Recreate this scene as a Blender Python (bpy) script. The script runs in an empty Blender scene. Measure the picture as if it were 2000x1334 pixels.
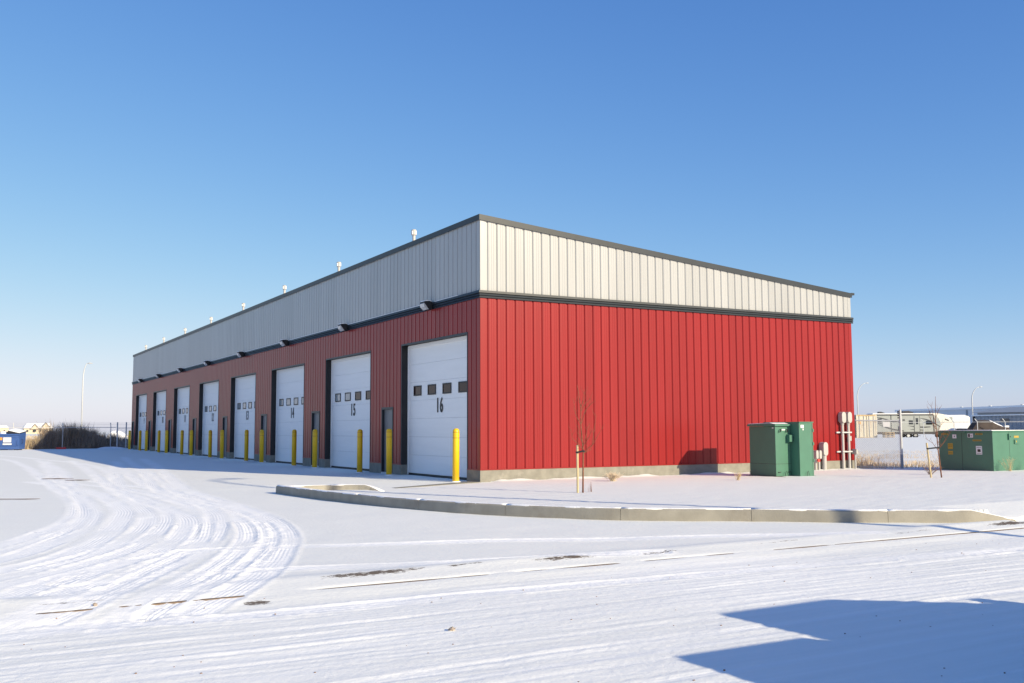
import bpy, math, random
import numpy as np
from mathutils import Vector, Matrix
R = math.radians
scene = bpy.context.scene
C = scene.collection
random.seed(7); RNG = np.random.default_rng(11)

# ------------------------------------------------------------------ camera, sky, sun, exposure
cam_d = bpy.data.cameras.new('camera'); cam = bpy.data.objects.new('camera', cam_d); C.objects.link(cam)
cam_d.sensor_width = 36.0; cam_d.lens = 34.775; cam_d.clip_start = 0.1; cam_d.clip_end = 6000
CD = Vector((0.49396, 0.86500, 0.08817)); CR = Vector((0.86857, -0.49554, -0.00450)); CU = Vector((-0.03980, -0.07881, 0.99609))
CP = Vector((-13.194, -24.941, 1.502))
cam.matrix_world = Matrix(((CR.x, CU.x, -CD.x, CP.x), (CR.y, CU.y, -CD.y, CP.y), (CR.z, CU.z, -CD.z, CP.z), (0, 0, 0, 1)))
scene.camera = cam

SUN_EL, SUN_AZ = R(21.5), R(-20.5)          # light travels towards azimuth -20 deg (from +Y towards -X)
trav = Vector((math.sin(SUN_AZ)*math.cos(SUN_EL), math.cos(SUN_AZ)*math.cos(SUN_EL), -math.sin(SUN_EL)))
sd = bpy.data.lights.new('sun', 'SUN'); sd.energy = 4.9; sd.angle = R(0.53); sd.color = (1.0, 0.86, 0.62)
so = bpy.data.objects.new('sun', sd); C.objects.link(so); so.rotation_euler = trav.to_track_quat('-Z', 'Y').to_euler()
w = bpy.data.worlds.new('World'); scene.world = w; w.use_nodes = True
nt = w.node_tree; bg = nt.nodes['Background']; sky = nt.nodes.new('ShaderNodeTexSky'); sky.sky_type = 'NISHITA'
sky.sun_disc = False; sky.sun_elevation = SUN_EL
s_az = math.atan2(-trav.x, -trav.y)          # compass direction towards the sun, clockwise from +Y
sky.sun_rotation = s_az
sky.altitude = 0; sky.air_density = 0.65; sky.dust_density = 0.6; sky.ozone_density = 4.5
# the camera's colour response to the sky (contrast and soft highlight shoulder), one curve for every direction
KS = 0.15*2**0.38
sep = nt.nodes.new('ShaderNodeSeparateColor'); comb = nt.nodes.new('ShaderNodeCombineColor'); nt.links.new(sky.outputs[0], sep.inputs[0])
def mth(op, a, v):
    q = nt.nodes.new('ShaderNodeMath'); q.operation = op; nt.links.new(a, q.inputs[0])
    if isinstance(v, (int, float)): q.inputs[1].default_value = v
    else: nt.links.new(v, q.inputs[1])
    return q.outputs[0]
for ch, gain, gam in ((0, 1.48, 1.239), (1, 1.01, 0.938), (2, 1.102, 0.719)):
    x_ = mth('MULTIPLY', mth('POWER', mth('MULTIPLY', sep.outputs[ch], KS), gam), gain)
    den = mth('POWER', mth('ADD', mth('POWER', x_, 3.0), 1.0), 1/3)
    nt.links.new(mth('DIVIDE', mth('DIVIDE', x_, den), KS), comb.inputs[ch])
nt.links.new(comb.outputs[0], bg.inputs[0]); bg.inputs[1].default_value = 0.15
vs = scene.view_settings; vs.view_transform = 'Standard'; vs.look = 'None'; vs.gamma = 1.0; vs.exposure = 0.38; vs.use_curve_mapping = False

# ------------------------------------------------------------------ materials
def nodes_of(name):
    m = bpy.data.materials.new(name); m.use_nodes = True
    n = m.node_tree.nodes; l = m.node_tree.links
    return m, n, l, n['Principled BSDF']
def mat(name, col, rough=0.5, metal=0.0, var=0.08, scale=3.0, bump=0.0, bscale=30.0, spec=0.5, stretch=(1, 1, 1), dirt=None, dirt_amt=0.0, dscale=1.5, coat=0.0, perobj=0.0):
    m, n, l, b = nodes_of(name)
    b.inputs['Roughness'].default_value = rough; b.inputs['Metallic'].default_value = metal
    b.inputs['Specular IOR Level'].default_value = spec; b.inputs['Coat Weight'].default_value = coat
    tc = n.new('ShaderNodeTexCoord'); mp = n.new('ShaderNodeMapping'); mp.inputs['Scale'].default_value = stretch
    l.new(tc.outputs['Object'], mp.inputs[0])
    nz = n.new('ShaderNodeTexNoise'); nz.inputs['Scale'].default_value = scale; nz.inputs['Detail'].default_value = 6
    l.new(mp.outputs[0], nz.inputs['Vector'])
    rp = n.new('ShaderNodeMapRange'); rp.inputs['From Min'].default_value = 0.3; rp.inputs['From Max'].default_value = 0.7
    rp.inputs['To Min'].default_value = 1 - var; rp.inputs['To Max'].default_value = 1 + var; l.new(nz.outputs['Fac'], rp.inputs['Value'])
    mx = n.new('ShaderNodeMix'); mx.data_type = 'RGBA'; mx.blend_type = 'MULTIPLY'; mx.inputs['Factor'].default_value = 1
    mx.inputs[6].default_value = (*col, 1); l.new(rp.outputs[0], mx.inputs[7])
    out = mx.outputs[2]
    if perobj:                                # each sheet a slightly different shade
        oi = n.new('ShaderNodeObjectInfo'); r2 = n.new('ShaderNodeMapRange'); r2.inputs['To Min'].default_value = 1-perobj; r2.inputs['To Max'].default_value = 1+perobj
        l.new(oi.outputs['Random'], r2.inputs['Value']); m3 = n.new('ShaderNodeMix'); m3.data_type = 'RGBA'; m3.blend_type = 'MULTIPLY'; m3.inputs['Factor'].default_value = 1
        l.new(out, m3.inputs[6]); l.new(r2.outputs[0], m3.inputs[7]); out = m3.outputs[2]
    if dirt:
        n2 = n.new('ShaderNodeTexNoise'); n2.inputs['Scale'].default_value = dscale; n2.inputs['Detail'].default_value = 8; n2.inputs['Roughness'].default_value = 0.65
        l.new(mp.outputs[0], n2.inputs['Vector'])
        cr = n.new('ShaderNodeValToRGB'); cr.color_ramp.elements[0].position = 0.62 - dirt_amt*0.3; cr.color_ramp.elements[1].position = 0.75
        l.new(n2.outputs['Fac'], cr.inputs[0])
        m2 = n.new('ShaderNodeMix'); m2.data_type = 'RGBA'; l.new(cr.outputs[0], m2.inputs['Factor'])
        l.new(out, m2.inputs[6]); m2.inputs[7].default_value = (*dirt, 1); out = m2.outputs[2]
    l.new(out, b.inputs['Base Color'])
    if bump:
        nb = n.new('ShaderNodeTexNoise'); nb.inputs['Scale'].default_value = bscale; nb.inputs['Detail'].default_value = 4
        l.new(mp.outputs[0], nb.inputs['Vector'])
        bp = n.new('ShaderNodeBump'); bp.inputs['Strength'].default_value = bump; bp.inputs['Distance'].default_value = 0.02
        l.new(nb.outputs['Fac'], bp.inputs['Height']); l.new(bp.outputs[0], b.inputs['Normal'])
    return m

M = {}
PN = dict(stretch=(1, 1, 0.12), bump=0.11, bscale=2.2, perobj=0.05)
M['red'] = mat('red_painted_steel', (0.258, 0.018, 0.019), 0.28, var=0.06, scale=2.0, spec=0.27, **PN)
M['cream'] = mat('cream_painted_steel', (0.375, 0.38, 0.378), 0.28, var=0.04, scale=2.0, spec=0.5, **PN)
M['char'] = mat('charcoal_trim', (0.026, 0.033, 0.041), 0.42, var=0.1, scale=2.0, bump=0.10, bscale=2.5, spec=0.3)
M['conc'] = mat('concrete', (0.235, 0.225, 0.19), 0.85, var=0.16, scale=4.0, bump=0.25, bscale=60, dirt=(0.32, 0.30, 0.26), dirt_amt=0.1, dscale=2.5)
M['curb'] = mat('curb_concrete', (0.31, 0.29, 0.24), 0.9, var=0.14, scale=3.0, bump=0.35, bscale=70, dirt=(0.24, 0.21, 0.165), dirt_amt=0.15, dscale=1.2)
M['door'] = mat('white_door_steel', (0.84, 0.84, 0.83), 0.45, var=0.02, scale=2.0, bump=0.04, bscale=3, stretch=(1, 0.3, 4))
M['black'] = mat('black_rubber', (0.012, 0.012, 0.014), 0.55, var=0.1)
M['ink'] = mat('number_ink', (0.03, 0.025, 0.022), 0.6, var=0.05)
M['soil'] = mat('brown_soil', (0.17, 0.12, 0.08), 0.9, var=0.3, scale=8)
M['clod'] = mat('grey_clod', (0.36, 0.30, 0.25), 0.9, var=0.2, scale=20)
M['pane'] = mat('dark_glass', (0.030, 0.010, 0.010), 0.08, var=0.1, spec=0.2)
M['panebright'] = mat('pane_painted_bright', (0.30, 0.33, 0.34), 0.06, var=0.1, spec=0.5)  # same glass; brightness seen in the farther panes put into the base colour
M['glass'] = mat('tinted_glass', (0.02, 0.025, 0.03), 0.05, var=0.05, spec=0.8)
M['pdoor'] = mat('grey_steel_door', (0.15, 0.155, 0.165), 0.45, var=0.1, scale=4, bump=0.05, bscale=8)
M['yellow'] = mat('yellow_plastic', (0.82, 0.50, 0.008), 0.38, var=0.05, scale=5, dirt=(0.62, 0.38, 0.03), dirt_amt=0.05, dscale=6)
M['redtape'] = mat('red_tape', (0.42, 0.10, 0.02), 0.4, var=0.1)
M['galv'] = mat('galvanised_steel', (0.52, 0.53, 0.53), 0.45, metal=0.1, var=0.1, scale=12)
M['white'] = mat('white_enamel', (0.76, 0.76, 0.74), 0.4, var=0.06, scale=3)
M['pvc'] = mat('grey_white_pvc', (0.42, 0.41, 0.39), 0.5, var=0.05, scale=6)
M['green'] = mat('green_enamel', (0.062, 0.175, 0.118), 0.42, var=0.06, scale=2.5, bump=0.05, bscale=4, dirt=(0.07, 0.19, 0.13), dirt_amt=0.1, dscale=3)
M['label_y'] = mat('yellow_label', (0.40, 0.28, 0.04), 0.5, var=0.1, scale=20)
M['label_w'] = mat('white_label', (0.7, 0.7, 0.68), 0.5, var=0.05, scale=20)
M['label_o'] = mat('orange_label', (0.75, 0.33, 0.06), 0.5, var=0.05)
M['label_r'] = mat('red_label', (0.55, 0.05, 0.04), 0.5, var=0.05)
M['wood'] = mat('stake_wood', (0.52, 0.42, 0.24), 0.8, var=0.15, scale=8, stretch=(4, 4, 0.5))
M['timber'] = mat('pallet_wood', (0.45, 0.33, 0.18), 0.85, var=0.25, scale=5)
M['bark'] = mat('reddish_bark', (0.19, 0.075, 0.038), 0.8, var=0.25, scale=25)
M['twig'] = mat('dry_twig', (0.22, 0.13, 0.085), 0.9, var=0.3, scale=10)
M['straw'] = mat('dry_straw', (0.60, 0.45, 0.25), 0.9, var=0.3, scale=3)
M['strawpale'] = mat('bleached_straw', (0.66, 0.55, 0.40), 0.9, var=0.2, scale=5)
M['weed'] = mat('dry_brown_weed', (0.27, 0.195, 0.13), 0.95, var=0.35, scale=0.8)
M['blue'] = mat('blue_paint', (0.045, 0.105, 0.30), 0.45, var=0.1, scale=3, bump=0.1, bscale=3, dirt=(0.07, 0.13, 0.30), dirt_amt=0.2, dscale=3)
M['dark'] = mat('dark_plastic', (0.02, 0.02, 0.022), 0.5, var=0.15)
M['rv'] = mat('rv_grey_shell', (0.34, 0.36, 0.34), 0.4, var=0.04)
M['rvcap'] = mat('rv_cream_cap', (0.74, 0.70, 0.60), 0.35, var=0.03)
M['rvdark'] = mat('rv_charcoal', (0.05, 0.05, 0.055), 0.4, var=0.1)
M['tarp'] = mat('brown_tarp', (0.05, 0.036, 0.03), 0.8, var=0.2, scale=2, bump=0.4, bscale=3)
M['cont'] = mat('cream_container', (0.58, 0.53, 0.42), 0.6, var=0.08, dirt=(0.28, 0.13, 0.05), dirt_amt=0.25, dscale=1.2)
M['bluegrey'] = mat('blue_grey_siding', (0.26, 0.29, 0.33), 0.55, var=0.06, scale=0.5)
M['whitewall'] = mat('white_siding', (0.66, 0.67, 0.70), 0.6, var=0.03, scale=0.2)
M['plaster'] = mat('house_wall', (0.58, 0.49, 0.36), 0.8, var=0.06)
M['shingle'] = mat('house_gable_trim', (0.20, 0.17, 0.14), 0.85, var=0.1)
M['snowcap'] = mat('loose_snow', (0.90, 0.90, 0.89), 0.7, var=0.03, scale=4, bump=0.4, bscale=25)
M['tyre'] = mat('tyre_rubber', (0.018, 0.018, 0.018), 0.8, var=0.1)
M['silver'] = mat('silver_car_paint', (0.30, 0.31, 0.33), 0.3, metal=0.6, var=0.03)
M['lens'] = mat('lamp_lens', (0.55, 0.56, 0.56), 0.25, var=0.05, spec=0.7)

def snow_material():
    m, n, l, b = nodes_of('snow')
    b.inputs['Roughness'].default_value = 0.75; b.inputs['Specular IOR Level'].default_value = 0.25
    pk = n.new('ShaderNodeAttribute'); pk.attribute_name = 'packed'
    dt = n.new('ShaderNodeAttribute'); dt.attribute_name = 'dirt'
    geo = n.new('ShaderNodeNewGeometry')
    mp = n.new('ShaderNodeMapping'); l.new(geo.outputs['Position'], mp.inputs[0])
    n1 = n.new('ShaderNodeTexNoise'); n1.inputs['Scale'].default_value = 0.9; n1.inputs['Detail'].default_value = 8; n1.inputs['Roughness'].default_value = 0.6
    l.new(mp.outputs[0], n1.inputs['Vector'])
    c0 = n.new('ShaderNodeMix'); c0.data_type = 'RGBA'; c0.inputs[6].default_value = (0.815, 0.82, 0.775, 1); c0.inputs[7].default_value = (0.865, 0.87, 0.825, 1)
    l.new(n1.outputs['Fac'], c0.inputs['Factor'])
    c1 = n.new('ShaderNodeMix'); c1.data_type = 'RGBA'; l.new(pk.outputs['Fac'], c1.inputs['Factor'])
    l.new(c0.outputs[2], c1.inputs[6]); c1.inputs[7].default_value = (0.955, 0.955, 0.925, 1)
    # exposed dirt, broken up by noise
    n2 = n.new('ShaderNodeTexNoise'); n2.inputs['Scale'].default_value = 11; n2.inputs['Detail'].default_value = 9; n2.inputs['Roughness'].default_value = 0.75
    m2_ = n.new('ShaderNodeMapping'); m2_.inputs['Scale'].default_value = (.8, 2.2, 1); l.new(geo.outputs['Position'], m2_.inputs[0]); l.new(m2_.outputs[0], n2.inputs['Vector'])
    ad = n.new('ShaderNodeMath'); ad.operation = 'ADD'; l.new(n2.outputs['Fac'], ad.inputs[0]); l.new(dt.outputs['Fac'], ad.inputs[1])
    rp = n.new('ShaderNodeMapRange'); rp.inputs['From Min'].default_value = 1.02; rp.inputs['From Max'].default_value = 1.09; l.new(ad.outputs[0], rp.inputs['Value'])
    c2 = n.new('ShaderNodeMix'); c2.data_type = 'RGBA'; l.new(rp.outputs[0], c2.inputs['Factor']); l.new(c1.outputs[2], c2.inputs[6]); c2.inputs[7].default_value = (0.15, 0.12, 0.09, 1)
    l.new(c2.outputs[2], b.inputs['Base Color'])
    n3 = n.new('ShaderNodeTexNoise'); n3.inputs['Scale'].default_value = 16; n3.inputs['Detail'].default_value = 8; n3.inputs['Roughness'].default_value = 0.65
    l.new(mp.outputs[0], n3.inputs['Vector'])
    bp = n.new('ShaderNodeBump'); bp.inputs['Strength'].default_value = 0.6; bp.inputs['Distance'].default_value = 0.012
    l.new(n3.outputs['Fac'], bp.inputs['Height'])
    # tyre tread: ribs along the track and lugs across it
    def at_(nm): q = n.new('ShaderNodeAttribute'); q.attribute_name = nm; return q.outputs['Fac']
    def mt(op, a, v):
        q = n.new('ShaderNodeMath'); q.operation = op; l.new(a, q.inputs[0])
        if isinstance(v, (int, float)): q.inputs[1].default_value = v
        elif v is not None: l.new(v, q.inputs[1])
        return q.outputs[0]
    tv, tu, tw = at_('tv'), at_('tu'), at_('tw')
    rib = mt('SINE', mt('MULTIPLY', tv, 125.0), None); lug = mt('SINE', mt('ADD', mt('MULTIPLY', tu, 78.0), mt('MULTIPLY', mt('ABSOLUTE', tv, None), 45.0)), None)
    hh = mt('MULTIPLY', mt('ADD', rib, mt('MULTIPLY', lug, 0.4)), tw)
    bp2 = n.new('ShaderNodeBump'); bp2.inputs['Strength'].default_value = 0.7; bp2.inputs['Distance'].default_value = 0.0020
    l.new(hh, bp2.inputs['Height']); l.new(bp.outputs[0], bp2.inputs['Normal']); l.new(bp2.outputs[0], b.inputs['Normal'])
    return m
M['snow'] = snow_material()

# ------------------------------------------------------------------ helpers
class MB:
    def __init__(s): s.v = []; s.f = []
    def quad(s, a, b, c, d):
        k = len(s.v); s.v += [a, b, c, d]; s.f.append((k, k+1, k+2, k+3)); return s
    def tri(s, a, b, c):
        k = len(s.v); s.v += [a, b, c]; s.f.append((k, k+1, k+2)); return s
    def box(s, x0, x1, y0, y1, z0, z1):
        k = len(s.v)
        s.v += [(x0,y0,z0),(x1,y0,z0),(x1,y1,z0),(x0,y1,z0),(x0,y0,z1),(x1,y0,z1),(x1,y1,z1),(x0,y1,z1)]
        s.f += [(k+3,k+2,k+1,k),(k+4,k+5,k+6,k+7),(k,k+1,k+5,k+4),(k+1,k+2,k+6,k+5),(k+2,k+3,k+7,k+6),(k+3,k,k+4,k+7)]; return s
    def loops(s, rings, cap=True):       # rings: lists of points with equal count, closed around
        k = len(s.v); n = len(rings[0])
        for r in rings: s.v += [tuple(p) for p in r]
        for i in range(len(rings)-1):
            for j in range(n):
                a = k+i*n+j; b = k+i*n+(j+1) % n
                s.f.append((a, b, b+n, a+n))
        if cap:
            s.f.append(tuple(k+j for j in range(n))[::-1]); q = k+(len(rings)-1)*n; s.f.append(tuple(q+j for j in range(n)))
        return s
    def prism(s, poly, axis, a, b):      # poly in the two other axes
        def P(p, t):
            return {'x': (t, p[0], p[1]), 'y': (p[0], t, p[1]), 'z': (p[0], p[1], t)}[axis]
        return s.loops([[P(p, a) for p in poly], [P(p, b) for p in poly]])
    def tube(s, pts, rad, n=8, cap=True):
        pts = [Vector(p) for p in pts]; rr = rad if isinstance(rad, (list, tuple)) else [rad]*len(pts)
        rings = []; up = None
        for i, p in enumerate(pts):
            t = (pts[min(i+1, len(pts)-1)] - pts[max(i-1, 0)]).normalized()
            if up is None:
                up = Vector((0, 0, 1)) if abs(t.z) < 0.9 else Vector((1, 0, 0))
            a = t.cross(up).normalized(); b = a.cross(t).normalized(); up = b
            rings.append([p + (a*math.cos(2*math.pi*j/n) + b*math.sin(2*math.pi*j/n))*rr[i] for j in range(n)])
        return s.loops(rings, cap)
    def lathe(s, c, prof, n=20):         # prof: (radius, z)
        rings = [[(c[0]+r*math.cos(2*math.pi*j/n), c[1]+r*math.sin(2*math.pi*j/n), c[2]+z) for j in range(n)] for r, z in prof]
        return s.loops(rings)
    def mesh(s, name, m, off=(0, 0, 0), smooth=False):
        me = bpy.data.meshes.new(name)
        v = [(p[0]-off[0], p[1]-off[1], p[2]-off[2]) for p in s.v]
        me.from_pydata(v, [], s.f); me.materials.append(M[m]); me.update()
        if smooth: me.polygons.foreach_set('use_smooth', [True]*len(me.polygons))
        return me
WL = {}                                   # world offset of parent frames (unrotated parents)
def tag(o, label=None, cat=None, group=None, kind=None):
    if label: o['label'] = label
    if cat: o['category'] = cat
    if group: o['group'] = group
    if kind: o['kind'] = kind
    return o
def obj(name, mb, m, parent=None, smooth=False, local=False, bevel=0.0, **kw):
    off = (0, 0, 0)
    if parent is not None and not local: off = WL.get(parent.name, (0, 0, 0))
    me = mb.mesh(name, m, off, smooth)
    o = bpy.data.objects.new(name, me); C.objects.link(o)
    if parent is not None: o.parent = parent; WL[o.name] = off
    if bevel:
        bv = o.modifiers.new('bevel', 'BEVEL'); bv.width = bevel; bv.segments = 2; bv.limit_method = 'ANGLE'
    return tag(o, **kw)
def top(name, mb, m, loc, smooth=False, bevel=0.0, **kw):   # a thing that is one mesh, given in world coordinates
    me = mb.mesh(name, m, loc, smooth); o = bpy.data.objects.new(name, me); C.objects.link(o); o.location = loc; WL[o.name] = loc
    if bevel:
        bv = o.modifiers.new('bevel', 'BEVEL'); bv.width = bevel; bv.segments = 2; bv.limit_method = 'ANGLE'
    return tag(o, **kw)
def thing(name, loc, label=None, cat=None, group=None, rz=0.0):
    o = bpy.data.objects.new(name, None); C.objects.link(o); o.location = loc; o.rotation_euler = (0, 0, rz); o.empty_display_size = 0.2
    WL[o.name] = loc
    return tag(o, label, cat, group)
def copy_tree(o, parent=None):
    c = o.copy(); C.objects.link(c); c.parent = parent if parent is not None else o.parent
    for ch in o.children:
        copy_tree(ch, c)
    return c
def text_mesh(txt, size, bold=0.0):
    cu = bpy.data.curves.new('number', 'FONT'); cu.body = txt; cu.size = size; cu.align_x = 'CENTER'; cu.align_y = 'CENTER'; cu.extrude = 0.003; cu.offset = bold; cu.space_character = 1.22
    t = bpy.data.objects.new('number_tmp', cu); C.objects.link(t)
    dg = bpy.context.evaluated_depsgraph_get(); me0 = bpy.data.meshes.new_from_object(t.evaluated_get(dg)); me = bpy.data.meshes.new('number'); V = []; F = []
    for i_ in range(5):
        k_ = len(V); V += [(v.co.x+(i_-2)*.009, v.co.y, v.co.z+i_*.0004) for v in me0.vertices]; F += [tuple(q+k_ for q in p.vertices) for p in me0.polygons]
    me.from_pydata(V, [], F); bpy.data.meshes.remove(me0)
    bpy.data.objects.remove(t); bpy.data.curves.remove(cu); me.name = 'number'
    return me

# ------------------------------------------------------------------ snow-covered ground as one height function
_NT = {}
def vnoise(x, y, seed):
    if seed not in _NT: _NT[seed] = np.random.default_rng(seed).random((256, 256)).astype(np.float32)
    g = _NT[seed]
    xi = np.floor(x).astype(np.int64); yi = np.floor(y).astype(np.int64); fx = x-xi; fy = y-yi
    fx = fx*fx*fx*(fx*(fx*6-15)+10); fy = fy*fy*fy*(fy*(fy*6-15)+10)
    a = g[xi & 255, yi & 255]; b = g[(xi+1) & 255, yi & 255]; c = g[xi & 255, (yi+1) & 255]; d = g[(xi+1) & 255, (yi+1) & 255]
    return (a*(1-fx)+b*fx)*(1-fy)+(c*(1-fx)+d*fx)*fy - 0.5
CURB = [(-6.24,-1.55),(-6.22,-2.4),(-6.14,-3.3),(-6.02,-4.4),(-5.86,-5.5),(-5.66,-6.6),(-5.38,-7.7),(-5.05,-8.75),(-4.70,-9.55),(-4.36,-10.18),(-3.98,-10.78),(-3.52,-11.38),(-2.85,-11.95),(-2.08,-12.52),(-1.40,-13.1),(-0.76,-13.68),(0.0,-14.18),(0.70,-14.62),(1.25,-14.86),(1.72,-14.98)]
CURB2 = [(-6.24,-1.55),(-5.6,-1.58),(-5.0,-1.64),(-4.5,-1.85),(-4.15,-2.15),(-4.0,-2.45)]
POLY = CURB + [(60,-15.1),(60,0.2),(0.1,0.2),(-0.2,-0.3),(-2.0,-1.4),(-4.0,-2.45)] + CURB2[-2:0:-1]
def inside(x, y):
    r = np.zeros(x.shape, bool); n = len(POLY)
    for i in range(n):
        x1, y1 = POLY[i]; x2, y2 = POLY[(i+1) % n]
        if y1 == y2: continue
        c = ((y1 > y) != (y2 > y)) & (x < (x2-x1)*(y-y1)/(y2-y1)+x1)
        r ^= c
    return r
def sstep(a, b, t):
    t = np.clip((t-a)/(b-a), 0, 1); return t*t*(3-2*t)
TRACKS = [
 [(-11.26,-16.05),(-10.58,-15.09),(-10.08,-14.08),(-9.55,-12.75),(-9.01,-11.20),(-8.57,-9.36),(-8.29,-7.44),(-8.15,-5.15),(-8.07,-2.52),(-7.85,1.18),(-7.06,7.14),(-5.47,18.52),(-3.93,31.37)],
 [(-11.59,-16.24),(-10.98,-15.10),(-10.40,-14.05),(-9.74,-12.64),(-9.18,-11.10),(-8.74,-9.26),(-8.48,-7.32),(-8.38,-5.37),(-8.36,-2.98),(-8.22,0.40),(-7.55,6.20),(-6.51,14.88),(-5.00,30.26)],
 [(-11.64,-16.12),(-11.19,-15.34),(-10.60,-14.24),(-9.89,-12.54),(-9.29,-10.76),(-8.83,-8.85),(-8.52,-6.63),(-8.43,-4.13),(-8.29,-0.19),(-8.44,2.49),(-8.84,4.25),(-9.28,7.40)],
 [(-12.04,-16.50),(-11.68,-15.79),(-11.23,-14.95),(-10.65,-13.89),(-10.02,-12.46),(-9.48,-10.91),(-9.03,-9.07),(-8.79,-7.33),(-8.74,-5.03),(-8.9,-1.5)],
 [(-12.43,-15.91),(-12.10,-15.44),(-11.60,-14.46),(-11.09,-13.46),(-10.44,-12.20),(-9.76,-10.18),(-9.25,-8.22),(-8.82,-5.97),(-8.57,-3.46),(-8.53,0.77),(-8.00,7.80),(-7.20,15.38),(-5.84,27.34)],
 [(-12.76,-16.06),(-12.32,-15.41),(-11.77,-14.49),(-11.22,-13.38),(-10.67,-12.27),(-10.09,-10.79),(-9.49,-8.43),(-9.11,-6.26),(-8.93,-3.81),(-8.92,-0.54),(-9.16,2.06)],
 [(-13.3,-15.2),(-12.70,-14.65),(-12.19,-13.84),(-11.57,-13.00),(-10.91,-11.91),(-10.34,-10.63),(-9.78,-8.60),(-9.49,-6.89),(-9.47,-5.55),(-9.34,-1.68),(-9.32,1.30),(-8.35,9.42),(-6.67,21.96)],
 [(-13.3,-14.6),(-12.67,-13.94),(-12.14,-13.29),(-11.56,-12.30),(-10.99,-11.20),(-10.42,-9.47),(-9.91,-7.42),(-9.64,-5.44),(-9.53,-2.83),(-9.39,0.54),(-9.2,5.0)],
 [(-13.4,-13.4),(-12.62,-12.69),(-12.03,-12.01),(-11.49,-10.66),(-10.97,-8.82),(-10.43,-6.28),(-10.14,-4.12),(-9.99,0.17),(-10.17,3.66),(-10.66,6.58),(-10.94,7.93)],
 [(-13.4,-14.1),(-12.64,-13.28),(-12.02,-12.38),(-11.34,-11.21),(-10.73,-9.57),(-10.23,-7.60),(-9.90,-5.28),(-9.64,-2.14),(-9.40,2.22),(-8.95,8.45),(-8.25,18.25),(-7.6,30)],
 [(-13.3,-11.2),(-12.50,-10.03),(-11.99,-8.78),(-11.37,-6.87),(-10.94,-4.11),(-10.70,-0.78),(-10.65,3.06),(-10.48,9.52),(-10.14,21.97),(-10.21,32.47),(-10.52,36.58)],
 [(-13.4,-12.8),(-12.57,-11.67),(-11.99,-10.35),(-11.41,-8.54),(-10.91,-5.97),(-10.66,-3.25),(-10.38,1.20),(-9.93,7.85),(-9.35,16.94),(-8.85,29.66)],
 [(-13.3,-12.0),(-12.54,-10.90),(-12.00,-9.59),(-11.42,-7.89),(-10.97,-5.50),(-10.69,-2.66),(-10.46,1.25),(-10.27,6.31),(-9.88,13.62),(-9.3,25)],
 [(-12.12,-14.02),(-10.85,-12.15),(-9.97,-12.07),(-9.31,-12.25),(-8.07,-12.68),(-6.47,-13.14),(-5.17,-13.69),(-3.73,-14.14),(-2.47,-14.75),(-1.58,-15.05)],
 [(-12.26,-14.68),(-11.53,-13.96),(-10.73,-14.08),(-10.04,-14.20),(-9.17,-14.46),(-8.29,-14.70),(-7.43,-14.82),(-6.52,-15.02),(-5.63,-15.25)],
 [(-14,-16.45),(-12.77,-16.37),(-12.12,-16.20),(-11.34,-16.43),(-10.41,-16.47),(-8.41,-16.54),(-5.93,-16.64),(-3.37,-16.79),(-1.21,-17.07),(3,-17.4)],
 [(-9.0,32),(-9.2,24),(-9.9,14),(-10.2,8),(-9.0,2),(-8.2,-3)],
 [(-4.2,36),(-5.4,26),(-6.6,16),(-7.6,8),(-8.3,3),(-8.7,-1)],
 [(-10.6,46),(-9.4,40),(-8.6,33),(-7.6,24),(-7.9,15),(-8.7,7)],
]
TRW = [.30,.20,.26,.22,.28,.22,.30,.22,.30,.26,.22,.28,.2,.24,.24,.22,.2,.22,.24]
for k in range(26):                      # older wheel lines along the street
    y0 = -16.9-0.235*k+random.uniform(-.09, .09); sl = random.uniform(-.035, .02)
    TRACKS.append([(xx, y0+sl*(xx+6)+0.05*math.sin(xx*0.35+k)) for xx in range(-16, 15, 2)]); TRW.append(random.choice([.04, .05, .06, .09, .12]))
def spline(pts, step=0.25):
    P = np.array(pts); P = np.vstack([2*P[0]-P[1], P, 2*P[-1]-P[-2]]); out = []
    for i in range(1, len(P)-2):
        n = max(2, int(np.linalg.norm(P[i+1]-P[i])/step)); t = np.linspace(0, 1, n, endpoint=False)[:, None]
        a, b, c, d = P[i-1], P[i], P[i+1], P[i+2]
        out.append(0.5*((2*b)+(-a+c)*t+(2*a-5*b+4*c-d)*t*t+(-a+3*b-3*c+d)*t**3))
    return np.vstack(out+[P[-2:-1]])
SPL = [spline(t) for t in TRACKS]

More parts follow.
